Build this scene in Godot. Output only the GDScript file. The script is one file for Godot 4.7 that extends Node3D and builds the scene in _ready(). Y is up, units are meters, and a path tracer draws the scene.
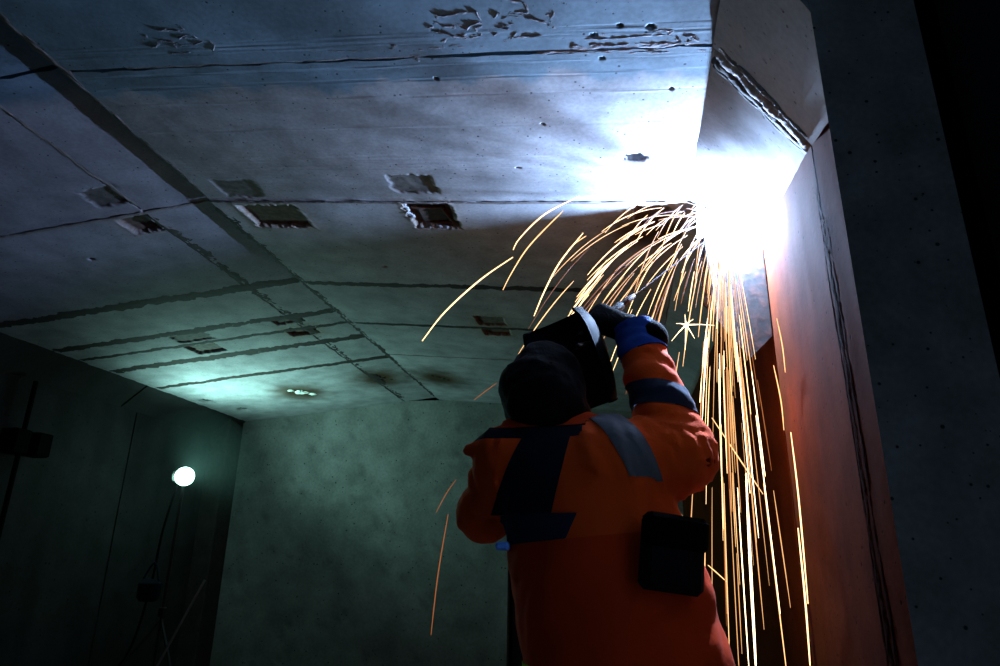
extends Node3D
# A welder at work in a dark concrete vault: gabled slab ceiling, haunch and wall on the right, a work light far left.

const ARC := Vector3(0.437, 2.236, -2.333)
const SLOPE_R := 0.0822
const SLOPE_L := 0.1033
const RIDGE_X := -1.74
const RIDGE_Y := 2.529

var used := {}
var M := {}
var noise := FastNoiseLite.new()
var fine := FastNoiseLite.new()
var rng := RandomNumberGenerator.new()

func _ready() -> void:
	# --- camera, environment, exposure -------------------------------------------------------
	var cam := Camera3D.new()
	cam.name = "camera"
	var pitch := deg_to_rad(18.5)
	var yaw := deg_to_rad(10.1)
	var roll := deg_to_rad(1.0)
	var fw := Vector3(-sin(yaw) * cos(pitch), sin(pitch), -cos(yaw) * cos(pitch))
	var r0 := fw.cross(Vector3.UP).normalized()
	var u0 := r0.cross(fw)
	cam.transform = Transform3D(Basis(r0 * cos(roll) + u0 * sin(roll), u0 * cos(roll) - r0 * sin(roll), -fw), Vector3(0, 1.05, 0))
	cam.fov = rad_to_deg(2.0 * atan(333.0 / 667.0))
	cam.near = 0.02
	cam.far = 60.0
	add_child(cam)
	var env := Environment.new()
	env.background_mode = Environment.BG_COLOR
	env.background_color = Color.BLACK
	env.tonemap_mode = Environment.TONE_MAPPER_LINEAR
	env.tonemap_exposure = 1.0
	env.sdfgi_enabled = true
	env.ssao_enabled = true
	env.ssil_enabled = true
	env.volumetric_fog_enabled = true
	env.volumetric_fog_density = 0.0
	var we := WorldEnvironment.new()
	we.name = "environment"
	we.environment = env
	add_child(we)
	noise.seed = 11
	noise.noise_type = FastNoiseLite.TYPE_SIMPLEX_SMOOTH
	noise.frequency = 1.0
	noise.fractal_octaves = 3
	fine.seed = 23
	fine.noise_type = FastNoiseLite.TYPE_SIMPLEX_SMOOTH
	fine.frequency = 1.0
	fine.fractal_octaves = 2
	rng.seed = 7
	materials()
	# --- setting -----------------------------------------------------------------------------
	build_ceiling()
	build_haunches()
	build_walls()
	# --- things ------------------------------------------------------------------------------
	build_arc()
	build_steel_plate()
	build_work_light()
	build_clutter()
	build_person()
	build_holder()
	build_sparks()

# ------------------------------------------------------------------------------------------------
# helpers
# ------------------------------------------------------------------------------------------------
func numbered(called: String) -> String:
	var n: int = used.get(called, 0)
	used[called] = n + 1
	return called if n == 0 else "%s_%03d" % [called, n]

func tag(o: Node, label := "", category := "", group := "", kind := "") -> Node:
	if label: o.set_meta("label", label)
	if category: o.set_meta("category", category)
	if group: o.set_meta("group", group)
	if kind: o.set_meta("kind", kind)
	return o

func thing(called: String, at: Vector3, label := "", category := "", group := "") -> Node3D:
	var o := Node3D.new()
	o.name = numbered(called)
	o.position = at
	add_child(o, true)
	tag(o, label, category, group)
	return o

func put(called: String, m: Mesh, mat: Material, parent: Node = self, at := Vector3.ZERO) -> MeshInstance3D:
	var o := MeshInstance3D.new()
	o.name = numbered(called) if parent == self else called
	o.mesh = m
	o.material_override = mat
	o.position = at
	o.cast_shadow = GeometryInstance3D.SHADOW_CASTING_SETTING_ON
	parent.add_child(o, true)
	return o

# indexed mesh with smooth normals (front faces clockwise)
func mesh_of(v: PackedVector3Array, idx: PackedInt32Array, col := PackedColorArray(), uv := PackedVector2Array()) -> ArrayMesh:
	var nn := PackedVector3Array()
	nn.resize(v.size())
	for t in range(0, idx.size(), 3):
		var a := idx[t]
		var b := idx[t + 1]
		var c := idx[t + 2]
		var fn := (v[c] - v[a]).cross(v[b] - v[a])
		nn[a] += fn
		nn[b] += fn
		nn[c] += fn
	for i in nn.size():
		nn[i] = nn[i].normalized() if nn[i].length_squared() > 1e-20 else Vector3.UP
	var ar := []
	ar.resize(Mesh.ARRAY_MAX)
	ar[Mesh.ARRAY_VERTEX] = v
	ar[Mesh.ARRAY_NORMAL] = nn
	ar[Mesh.ARRAY_INDEX] = idx
	if col.size(): ar[Mesh.ARRAY_COLOR] = col
	if uv.size(): ar[Mesh.ARRAY_TEX_UV] = uv
	var m := ArrayMesh.new()
	m.add_surface_from_arrays(Mesh.PRIMITIVE_TRIANGLES, ar)
	return m

# flat-shaded faces: each polygon (clockwise from outside) a fan of its own
class Flat:
	var v := PackedVector3Array()
	var idx := PackedInt32Array()
	func face(p: Array) -> void:
		var s := v.size()
		for q in p: v.append(q)
		for i in range(1, p.size() - 1):
			idx.append(s); idx.append(s + i); idx.append(s + i + 1)
	# outward-checked face
	func face_out(p: Array, centre: Vector3) -> void:
		var n: Vector3 = (p[2] - p[0]).cross(p[1] - p[0])
		var mid: Vector3 = (p[0] + p[1] + p[2]) / 3.0
		if n.dot(mid - centre) < 0.0: p.reverse()
		face(p)
	func box(c: Vector3, s: Vector3, b := Basis(), ch := 0.0) -> void:
		var h := s * 0.5
		ch = minf(ch, minf(h.x, minf(h.y, h.z)) * 0.9)
		var ax := [b.x, b.y, b.z]
		for k in 3:
			var i := (k + 1) % 3
			var j := (k + 2) % 3
			for sg in [-1.0, 1.0]:
				var o: Vector3 = c + ax[k] * h[k] * sg
				var hi: Vector3 = ax[i] * (h[i] - ch)
				var hj: Vector3 = ax[j] * (h[j] - ch)
				face_out([o + hi + hj, o + hi - hj, o - hi - hj, o - hi + hj], c)
		if ch > 0.0:
			for k in 3:
				var i := (k + 1) % 3
				var j := (k + 2) % 3
				for si in [-1.0, 1.0]:
					for sj in [-1.0, 1.0]:
						var e: Vector3 = ax[k] * (h[k] - ch)
						var p: Vector3 = c + ax[i] * h[i] * si + ax[j] * (h[j] - ch) * sj
						var q: Vector3 = c + ax[i] * (h[i] - ch) * si + ax[j] * h[j] * sj
						face_out([p - e, p + e, q + e, q - e], c)
			for sx in [-1.0, 1.0]:
				for sy in [-1.0, 1.0]:
					for sz in [-1.0, 1.0]:
						var g := Vector3(sx, sy, sz)
						var pts := []
						for k in 3:
							var p := c
							for l in 3: p += ax[l] * (h[l] if l == k else h[l] - ch) * g[l]
							pts.append(p)
						face_out(pts, c)
	# prism: polygon in a plane pushed along d
	func prism(poly: Array, d: Vector3) -> void:
		var c := Vector3.ZERO
		for p in poly: c += p
		c = c / poly.size() + d * 0.5
		face_out(poly.duplicate(), c)
		var top := []
		for p in poly: top.append(p + d)
		face_out(top, c)
		for i in poly.size():
			var a: Vector3 = poly[i]
			var b: Vector3 = poly[(i + 1) % poly.size()]
			var n: Vector3 = (b - a).cross(d)
			var q := [a, b, b + d, a + d]
			# outward for a roughly convex outline
			face_out(q, c)
	func mesh() -> ArrayMesh:
		var nn := PackedVector3Array()
		nn.resize(v.size())
		for t in range(0, idx.size(), 3):
			var n := (v[idx[t + 2]] - v[idx[t]]).cross(v[idx[t + 1]] - v[idx[t]]).normalized()
			for k in 3: nn[idx[t + k]] = n
		var ar := []
		ar.resize(Mesh.ARRAY_MAX)
		ar[Mesh.ARRAY_VERTEX] = v
		ar[Mesh.ARRAY_NORMAL] = nn
		ar[Mesh.ARRAY_INDEX] = idx
		var m := ArrayMesh.new()
		m.add_surface_from_arrays(Mesh.PRIMITIVE_TRIANGLES, ar)
		return m

func box_mesh(c: Vector3, s: Vector3, ch := 0.004, b := Basis()) -> ArrayMesh:
	var f := Flat.new()
	f.box(c, s, b, ch)
	return f.mesh()

# tube along points with a radius per point
func tube(pts: PackedVector3Array, radii: PackedFloat32Array, sides := 8) -> ArrayMesh:
	var v := PackedVector3Array()
	var idx := PackedInt32Array()
	var n := pts.size()
	var prev := Vector3.ZERO
	for i in n:
		var d := (pts[mini(i + 1, n - 1)] - pts[maxi(i - 1, 0)]).normalized()
		if prev == Vector3.ZERO: prev = d.cross(Vector3(0.31, 0.2, 0.93)).normalized()
		prev = (prev - d * prev.dot(d)).normalized()
		var s := d.cross(prev)
		for k in sides:
			var a := TAU * k / sides
			v.append(pts[i] + (prev * cos(a) + s * sin(a)) * radii[i])
	for i in n - 1:
		for k in sides:
			var a := i * sides + k
			var b := i * sides + (k + 1) % sides
			idx.append_array(PackedInt32Array([a, a + sides, b, b, a + sides, b + sides]))
	for e in [0, n - 1]:
		var c := v.size()
		v.append(pts[e])
		for k in sides:
			var a: int = e * sides + k
			var b: int = e * sides + (k + 1) % sides
			idx.append_array(PackedInt32Array([c, a, b] if e == 0 else [c, b, a]))
	return mesh_of(v, idx)

func rod(a: Vector3, b: Vector3, r: float, sides := 10) -> ArrayMesh:
	return tube(PackedVector3Array([a, b]), PackedFloat32Array([r, r]), sides)

func cable(pts: Array, r: float, sag := 0.0) -> ArrayMesh:
	var c := Curve3D.new()
	for i in pts.size():
		var t: Vector3 = (pts[mini(i + 1, pts.size() - 1)] - pts[maxi(i - 1, 0)]) / 6.0
		c.add_point(pts[i], -t, t)
	c.bake_interval = 0.03
	var p := c.get_baked_points()
	var rr := PackedFloat32Array()
	rr.resize(p.size())
	rr.fill(r)
	return tube(p, rr, 6)

# grid lines from a to b, finer inside the given windows [lo, hi, step]
func lines(a: float, b: float, step: float, windows := []) -> PackedFloat32Array:
	var out := PackedFloat32Array()
	var x := a
	while x < b - 1e-5:
		out.append(x)
		var s := step
		var next := b
		for w in windows:
			if x >= w[0] - 1e-5 and x < w[1] - 1e-5:
				s = minf(s, w[2])
				next = minf(next, w[1])
			elif x < w[0]: next = minf(next, w[0])
		x = minf(x + s, next)
	out.append(b)
	return out

# a slab face with relief: f(u, v) gives Color(r, g, b, height towards the room); the rim is turned back by thick
func relief(called: String, parent: Node, at: Callable, n: Vector3, us: PackedFloat32Array, vs: PackedFloat32Array, f: Callable, mat: Material, thick := 0.035, ragged := 0.004) -> MeshInstance3D:
	var v := PackedVector3Array()
	var col := PackedColorArray()
	var idx := PackedInt32Array()
	var nu := us.size()
	var nv := vs.size()
	for j in nv:
		for i in nu:
			var u := us[i]
			var w := vs[j]
			var c: Color = f.call(u, w)
			var uu := u
			var ww := w
			if j == 0 or j == nv - 1: ww += fine.get_noise_3d(u * 9.0, w * 31.0, 4.0) * ragged * 2.0
			if i == 0 or i == nu - 1: uu += fine.get_noise_3d(w * 9.0, u * 31.0, 9.0) * ragged * 2.0
			var p: Vector3 = at.call(uu, ww)
			v.append(p + n * c.a)
			col.append(Color(c.r, c.g, c.b, 1.0))
	var a0: Vector3 = at.call(us[0], vs[0])
	var flip: bool = (at.call(us[0], vs[1]) - a0).cross(at.call(us[1], vs[0]) - a0).dot(n) < 0.0
	for j in nv - 1:
		for i in nu - 1:
			var a := j * nu + i
			var b := a + 1
			var c := a + nu
			var d := c + 1
			# clockwise a, b, c with (c - a) x (b - a) along n
			if flip: idx.append_array(PackedInt32Array([a, c, b, b, c, d]))
			else: idx.append_array(PackedInt32Array([a, b, c, b, d, c]))
	# rim, with vertices of its own so that the edge stays crisp
	var ring := PackedInt32Array()
	for i in nu: ring.append(i)
	for j in range(1, nv): ring.append(j * nu + nu - 1)
	for i in range(nu - 2, -1, -1): ring.append((nv - 1) * nu + i)
	for j in range(nv - 2, 0, -1): ring.append(j * nu)
	var s := v.size()
	for r in ring:
		v.append(v[r])
		v.append(v[r] - n * thick)
		col.append(col[r])
		col.append(col[r])
	for k in ring.size():
		var a := s + 2 * k
		var b := s + 2 * ((k + 1) % ring.size())
		if flip: idx.append_array(PackedInt32Array([a, b, a + 1, b, b + 1, a + 1]))
		else: idx.append_array(PackedInt32Array([a, a + 1, b, b, a + 1, b + 1]))
	return put(called, mesh_of(v, idx, col), mat, parent)

# a ragged bead of mortar along a path on a surface with normal n
func bead(called: String, parent: Node, pts: Array, n: Vector3, width: float, height: float, mat: Material, seed_at: float, rough := 1.0, step := 0.008) -> MeshInstance3D:
	var c := Curve3D.new()
	for p in pts: c.add_point(p)
	c.bake_interval = step
	var b := c.get_baked_points()
	var v := PackedVector3Array()
	var idx := PackedInt32Array()
	var across := 9
	for i in b.size():
		var d := (b[mini(i + 1, b.size() - 1)] - b[maxi(i - 1, 0)]).normalized()
		var s := d.cross(n).normalized()
		var t := i * step
		var wv := width * (1.0 + 0.45 * rough * noise.get_noise_2d(t * 9.0, seed_at))
		var shift := width * 0.25 * rough * noise.get_noise_2d(t * 5.0, seed_at + 40.0)
		var edge := minf(1.0, minf(i, b.size() - 1 - i) / 4.0)
		for k in across:
			var q := 2.0 * k / (across - 1) - 1.0
			var h := (1.0 - q * q) * height * edge * maxf(0.15, 0.75 + 0.9 * rough * noise.get_noise_3d(t * 14.0, q * 1.6, seed_at) + 0.5 * rough * fine.get_noise_3d(t * 60.0, q * 5.0, seed_at))
			v.append(b[i] + s * (q * wv * 0.5 + shift) + n * (h - 0.0015))
	for i in b.size() - 1:
		for k in across - 1:
			var a := i * across + k
			idx.append_array(PackedInt32Array([a, a + across, a + 1, a + 1, a + across, a + across + 1]))
	# make sure that the faces look along n
	if idx.size() and (v[idx[2]] - v[idx[0]]).cross(v[idx[1]] - v[idx[0]]).dot(n) < 0.0:
		for t in range(0, idx.size(), 3):
			var q := idx[t + 1]
			idx[t + 1] = idx[t + 2]
			idx[t + 2] = q
	return put(called, mesh_of(v, idx), mat, parent)

# lumps of spattered mortar: bumpy half-balls on a surface, one mesh each
func lump(parent: Node, at: Vector3, n: Vector3, r: Vector3, mat: Material, turn: float, seed_at: float, called := "mortar_lump") -> void:
	var v := PackedVector3Array()
	var idx := PackedInt32Array()
	var x := n.cross(Vector3(0, 0, 1)).normalized().rotated(n, turn)
	var z := n.cross(x)
	var rings := 5
	var sides := 12
	for i in rings + 1:
		var e := PI * 0.5 * i / rings
		for k in sides:
			var a := TAU * k / sides
			var d := Vector3(cos(a) * cos(e), sin(e), sin(a) * cos(e))
			var g := 1.0 + 0.55 * fine.get_noise_3d(d.x * 1.7 + seed_at, d.y * 1.7, d.z * 1.7)
			v.append(at + x * d.x * r.x * g + n * (d.y * r.y * g - 0.001) + z * d.z * r.z * g)
	for i in rings:
		for k in sides:
			var a := i * sides + k
			var b := i * sides + (k + 1) % sides
			idx.append_array(PackedInt32Array([a, b, a + sides, b, b + sides, a + sides]))
	if (v[idx[2]] - v[idx[0]]).cross(v[idx[1]] - v[idx[0]]).dot(v[idx[0]] - at) < 0.0:
		idx.reverse()
	put(called, mesh_of(v, idx), mat, parent)

# ------------------------------------------------------------------------------------------------
# materials
# ------------------------------------------------------------------------------------------------
func noise_image(size: int, freq: float, oct: int, sd: int, type := FastNoiseLite.TYPE_SIMPLEX_SMOOTH) -> Image:
	var n := FastNoiseLite.new()
	n.seed = sd
	n.noise_type = type
	n.frequency = freq
	n.fractal_octaves = oct
	var im := n.get_seamless_image(size, size)
	im.convert(Image.FORMAT_L8)
	return im

func concrete_maps() -> Array:
	var size := 1024
	var a := noise_image(size, 0.006, 6, 5)
	var b := noise_image(size, 0.05, 3, 8)
	var c := noise_image(size, 0.0022, 3, 15)
	var da := a.get_data()
	var db := b.get_data()
	var dc := c.get_data()
	var alb := PackedByteArray()
	var hgt := PackedByteArray()
	alb.resize(size * size)
	hgt.resize(size * size)
	for i in size * size:
		alb[i] = clampi(int(205.0 + (da[i] - 128) * 0.17 + (db[i] - 128) * 0.12 + (dc[i] - 128) * 0.15), 0, 255)
		hgt[i] = clampi(int(150.0 + (da[i] - 128) * 0.35 + (db[i] - 128) * 0.22), 0, 255)
	var r := RandomNumberGenerator.new()
	r.seed = 99
	for k in 420:      # air holes of cast concrete
		var x := r.randi_range(0, size - 1)
		var y := r.randi_range(0, size - 1)
		var rad := 1.0 + 2.8 * pow(r.randf(), 3.0)
		for j in range(-5, 6):
			for i in range(-5, 6):
				var q := Vector2(i, j).length() - rad
				if q < 0.6:
					var at := posmod(y + j, size) * size + posmod(x + i, size)
					var k2 := clampf(0.5 - q, 0.0, 1.0)
					alb[at] = int(lerpf(alb[at], 78.0, k2))
					hgt[at] = int(lerpf(hgt[at], 20.0, k2))
	var ia := Image.create_from_data(size, size, false, Image.FORMAT_L8, alb)
	ia.convert(Image.FORMAT_RGB8)
	var ih := Image.create_from_data(size, size, false, Image.FORMAT_L8, hgt)
	ih.convert(Image.FORMAT_RGB8)
	return [ImageTexture.create_from_image(ia), ImageTexture.create_from_image(ih)]

func plain(color: Color, rough := 0.8, metal := 0.0) -> StandardMaterial3D:
	var m := StandardMaterial3D.new()
	m.albedo_color = color
	m.roughness = rough
	m.metallic = metal
	return m

func concrete(color: Color, maps: Array, scale: float, bump := 0.35, rough := 0.86) -> StandardMaterial3D:
	var m := plain(color, rough)
	m.albedo_texture = maps[0]
	m.heightmap_enabled = true
	m.heightmap_texture = maps[1]
	m.heightmap_scale = bump
	m.uv1_triplanar = true
	m.uv1_world_triplanar = true
	m.uv1_scale = Vector3.ONE * scale
	m.metallic_specular = 0.3
	m.vertex_color_use_as_albedo = true
	return m

func fabric(color: Color, weave: Texture2D, bump := 0.05) -> StandardMaterial3D:
	var m := plain(color, 0.9)
	m.heightmap_enabled = true
	m.heightmap_texture = weave
	m.heightmap_scale = bump
	m.uv1_triplanar = true
	m.uv1_scale = Vector3.ONE * 3.0
	m.metallic_specular = 0.2
	m.rim_enabled = true
	m.rim = 0.25
	return m

func glow(color: Color, energy: float) -> StandardMaterial3D:
	var m := plain(Color(0.02, 0.02, 0.02), 1.0)
	m.emission_enabled = true
	m.emission = color
	m.emission_energy_multiplier = energy
	return m

func materials() -> void:
	var maps := concrete_maps()
	M.ceiling = concrete(Color(0.70, 0.71, 0.73), maps, 0.9, 0.07)
	M.haunch = concrete(Color(0.70, 0.71, 0.73), maps, 0.9, 0.07)
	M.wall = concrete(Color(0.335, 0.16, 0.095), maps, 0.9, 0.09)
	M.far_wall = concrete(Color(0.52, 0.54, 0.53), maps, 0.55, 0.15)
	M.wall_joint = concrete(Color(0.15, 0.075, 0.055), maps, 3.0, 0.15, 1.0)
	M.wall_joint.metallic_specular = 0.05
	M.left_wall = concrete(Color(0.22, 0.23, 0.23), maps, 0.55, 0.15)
	M.shaded_wall = concrete(Color(0.15, 0.15, 0.16), maps, 0.8, 0.2)
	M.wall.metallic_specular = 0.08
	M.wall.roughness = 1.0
	M.ceiling_dimmed = concrete(Color(0.55, 0.55, 0.59), maps, 0.9, 0.07)  # ceiling concrete darkened: fading arc light put into the colour of the left bays
	M.pillar = concrete(Color(0.90, 0.92, 0.90), maps, 1.1, 0.06)
	M.mortar = concrete(Color(0.60, 0.61, 0.64), maps, 3.0, 0.3)
	M.mortar_grey = concrete(Color(0.50, 0.47, 0.46), maps, 3.0, 0.2)
	M.mortar_dark = concrete(Color(0.24, 0.22, 0.21), maps, 3.0, 0.4)
	M.joint = concrete(Color(0.12, 0.11, 0.10), maps, 3.0, 0.4)
	M.floor = concrete(Color(0.52, 0.50, 0.48), maps, 0.7)
	var w := ImageTexture.create_from_image(noise_image(256, 0.12, 3, 31))
	M.orange = fabric(Color(0.76, 0.26, 0.06), w)
	M.orange_dark = fabric(Color(0.70, 0.20, 0.045), w)
	M.navy = fabric(Color(0.06, 0.075, 0.12), w)
	M.cuff = fabric(Color(0.10, 0.22, 0.50), w)
	M.cuff_bright = plain(Color(0.35, 0.6, 0.95), 0.6)
	M.navy_band = fabric(Color(0.12, 0.14, 0.20), w, 0.02)
	M.stripe = fabric(Color(0.30, 0.31, 0.33), w, 0.02)
	M.stripe.roughness = 0.5
	M.lime = fabric(Color(0.55, 0.75, 0.08), w)
	M.hood = fabric(Color(0.035, 0.035, 0.045), w, 0.12)
	M.glove = fabric(Color(0.022, 0.020, 0.020), w, 0.12)
	M.glove.metallic_specular = 0.1
	M.glove.rim = 0.05
	M.skin = plain(Color(0.72, 0.5, 0.4), 0.6)
	M.black = plain(Color(0.03, 0.03, 0.032), 0.45)
	M.mask_inside = plain(Color(0.10, 0.115, 0.16), 0.9)
	M.mask = plain(Color(0.02, 0.021, 0.023), 0.6)
	M.mask.metallic_specular = 0.08
	M.mask_inside.metallic_specular = 0.08
	M.rubber = plain(Color(0.03, 0.03, 0.03), 0.95)
	M.rubber.metallic_specular = 0.15
	M.steel = plain(Color(0.45, 0.45, 0.47), 0.4, 0.9)
	M.copper = plain(Color(0.22, 0.14, 0.10), 0.6, 0.6)
	var rust_image := noise_image(256, 0.03, 5, 61)
	rust_image.convert(Image.FORMAT_RGB8)
	M.rust = plain(Color(0.30, 0.16, 0.11), 0.9)
	M.rust.albedo_texture = ImageTexture.create_from_image(rust_image)
	M.rust.heightmap_enabled = true
	M.rust.heightmap_texture = M.rust.albedo_texture
	M.rust.heightmap_scale = 0.04
	M.rust.uv1_triplanar = true
	M.rust.uv1_scale = Vector3.ONE * 3.0
	M.rust_bright = plain(Color(0.50, 0.24, 0.09), 0.85)
	M.rust_bright.albedo_texture = M.rust.albedo_texture
	M.rust_bright.uv1_triplanar = true
	M.rust_bright.uv1_scale = Vector3.ONE * 5.0
	M.bare = plain(Color(0.86, 0.88, 0.86), 0.5)
	M.arc = glow(Color(0.86, 0.93, 1.0), 60.0)
	M.lamp = glow(Color(0.72, 1.0, 0.93), 14.0)
	M.sparks = []
	for e in [[Color(1.0, 0.72, 0.46), 1.3], [Color(1.0, 0.76, 0.5), 2.2], [Color(1.0, 0.8, 0.56), 3.6], [Color(1.0, 0.86, 0.66), 6.0], [Color(0.9, 0.52, 0.28), 0.5]]:
		M.sparks.append(glow(e[0], e[1]))

# ------------------------------------------------------------------------------------------------
# ceiling
# ------------------------------------------------------------------------------------------------
func ceil_r(x: float, z: float) -> Vector3:
	return Vector3(x, RIDGE_Y - SLOPE_R * (x - RIDGE_X), z)

func ceil_l(x: float, z: float) -> Vector3:
	return Vector3(x, RIDGE_Y + 0.026 + SLOPE_L * (x - RIDGE_X), z)

# weld pockets: [x0, x1, z0, z1, depth, rust]; holes: [x, z, rx, rz, depth]; rust spots: [x, z, rx, rz]
const POCKETS := [
	[-0.85, -0.675, -2.30, -2.17, 0.005, 0.0], [-0.85, -0.655, -2.60, -2.385, 0.03, 0.7],
	[-2.25, -2.09, -2.31, -2.18, 0.008, 0.2], [-2.25, -2.10, -2.56, -2.42, 0.02, 0.8],
	[-1.63, -1.45, -2.33, -2.20, 0.003, 0.0], [-1.63, -1.36, -2.60, -2.40, 0.016, 0.8],
	[-2.97, -2.72, -3.99, -3.85, 0.01, 0.1], [-3.00, -2.78, -4.25, -4.07, 0.02, 0.3],
	[-2.22, -2.02, -3.92, -3.78, 0.012, 0.2], [-2.22, -2.02, -4.16, -4.01, 0.02, 0.9],
	[-0.83, -0.66, -4.14, -3.99, 0.02, 1.0], [-0.83, -0.66, -3.94, -3.78, 0.012, 0.6],
	[0.11, 0.24, -2.56, -2.40, 0.02, 0.9]]
const HOLES := [[0.10, -2.062, 0.034, 0.020, 0.05], [-3.69, -5.45, 0.05, 0.08, 0.05], [-3.57, -5.88, 0.05, 0.07, 0.05], [-1.16, -3.05, 0.012, 0.01, 0.02], [-2.62, -2.72, 0.014, 0.012, 0.02],
	[-0.20, -1.86, 0.006, 0.005, 0.012], [0.13, -1.45, 0.009, 0.007, 0.014], [0.05, -1.44, 0.006, 0.006, 0.012], [-0.02, -1.47, 0.007, 0.006, 0.012], [0.0, -1.56, 0.006, 0.005, 0.012], [-0.32, -2.12, 0.008, 0.004, 0.012], [0.2, -1.7, 0.005, 0.005, 0.01], [-0.5, -1.62, 0.006, 0.006, 0.01]]
const RUST := [[-2.83, -5.56, 0.32, 0.42], [-2.03, -5.43, 0.32, 0.44], [-1.49, -5.44, 0.34, 0.42], [0.17, -2.62, 0.28, 0.22]]

func ceiling_face(x: float, z: float) -> Color:
	var h := 0.0009 * noise.get_noise_2d(x * 1.6, z * 1.6) + 0.0006 * fine.get_noise_2d(x * 7.0, z * 7.0)
	# screed marks left by the shutter, long across the vault
	h += 0.0006 * fine.get_noise_2d(x * 3.0, z * 60.0)
	var tone := 1.0 + 0.12 * noise.get_noise_3d(x * 1.1, z * 1.7, 5.0)
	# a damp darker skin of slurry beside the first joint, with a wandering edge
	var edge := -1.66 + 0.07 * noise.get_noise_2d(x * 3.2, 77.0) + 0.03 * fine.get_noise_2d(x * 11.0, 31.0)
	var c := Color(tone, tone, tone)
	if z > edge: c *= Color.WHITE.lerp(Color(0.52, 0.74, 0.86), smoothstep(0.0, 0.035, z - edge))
	for p in POCKETS:
		if x < p[0] - 0.2 or x > p[1] + 0.2 or z < p[2] - 0.2 or z > p[3] + 0.2: continue
		var j := 0.012 * fine.get_noise_3d(x * 34.0, z * 34.0, 3.0) + 0.012 * noise.get_noise_3d(x * 14.0, z * 14.0, 8.0)
		var d := maxf(maxf(p[0] - x, x - p[1]), maxf(p[2] - z, z - p[3])) + j
		h -= p[4] * (1.0 - smoothstep(-0.004, 0.004, d))
		if p[5] > 0.5: h += 0.002 * exp(-pow((d - 0.012) / 0.01, 2.0)) * (0.6 + fine.get_noise_2d(x * 40.0, z * 40.0))
		var dark := 1.0 - smoothstep(-0.004, 0.006, d)
		var deep := Color(0.42, 0.38, 0.34).lerp(Color(0.40, 0.22, 0.10), p[5])
		c = c.lerp(deep * (0.85 + 0.5 * fine.get_noise_2d(x * 25.0, z * 25.0)), dark * 0.92)
		if p[5] > 0.5 and dark < 0.5:
			c *= Color.WHITE.lerp(Color(0.74, 0.55, 0.36), 0.7 * exp(-maxf(d, 0.0) / 0.05))
	for p in HOLES:
		var q := Vector2((x - p[0]) / p[2], (z - p[1]) / p[3]).length() + 0.22 * fine.get_noise_2d(x * 60.0, z * 60.0)
		if q < 3.0:
			h -= p[4] * (1.0 - smoothstep(0.8, 1.05, q))
			h -= 0.006 * (1.0 - smoothstep(1.0, 1.9, q)) * (0.6 + fine.get_noise_2d(x * 90.0, z * 50.0))
	if z < -2.35: h += 0.005
	for p in RUST:
		var q := Vector2((x - p[0]) / p[2], (z - p[1]) / p[3]).length() * (1.0 + 0.35 * noise.get_noise_3d(x * 6.0, z * 6.0, 2.0))
		if q < 1.6:
			var k := 1.0 - smoothstep(0.15, 1.15, q)
			c *= Color.WHITE.lerp(Color(0.16, 0.085, 0.03), k)
			h -= 0.006 * (1.0 - smoothstep(0.2, 0.45, q))
	c.a = h
	return c

func windows_x(x0: float, x1: float, z0: float, z1: float, axis: int) -> Array:
	var out := []
	for p in POCKETS:
		if p[0] < x1 and p[1] > x0 and p[2] < z1 and p[3] > z0:
			if axis == 0: out.append([maxf(p[0] - 0.03, x0), minf(p[1] + 0.03, x1), 0.0075])
			else: out.append([maxf(p[2] - 0.03, z0), minf(p[3] + 0.03, z1), 0.0075])
	for p in HOLES:
		if p[0] > x0 and p[0] < x1 and p[1] > z0 and p[1] < z1:
			var e: float = p[2 + axis] * 2.0
			out.append([p[axis] - e, p[axis] + e, maxf(p[2 + axis] / 5.0, 0.0025)])
	return out

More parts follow.
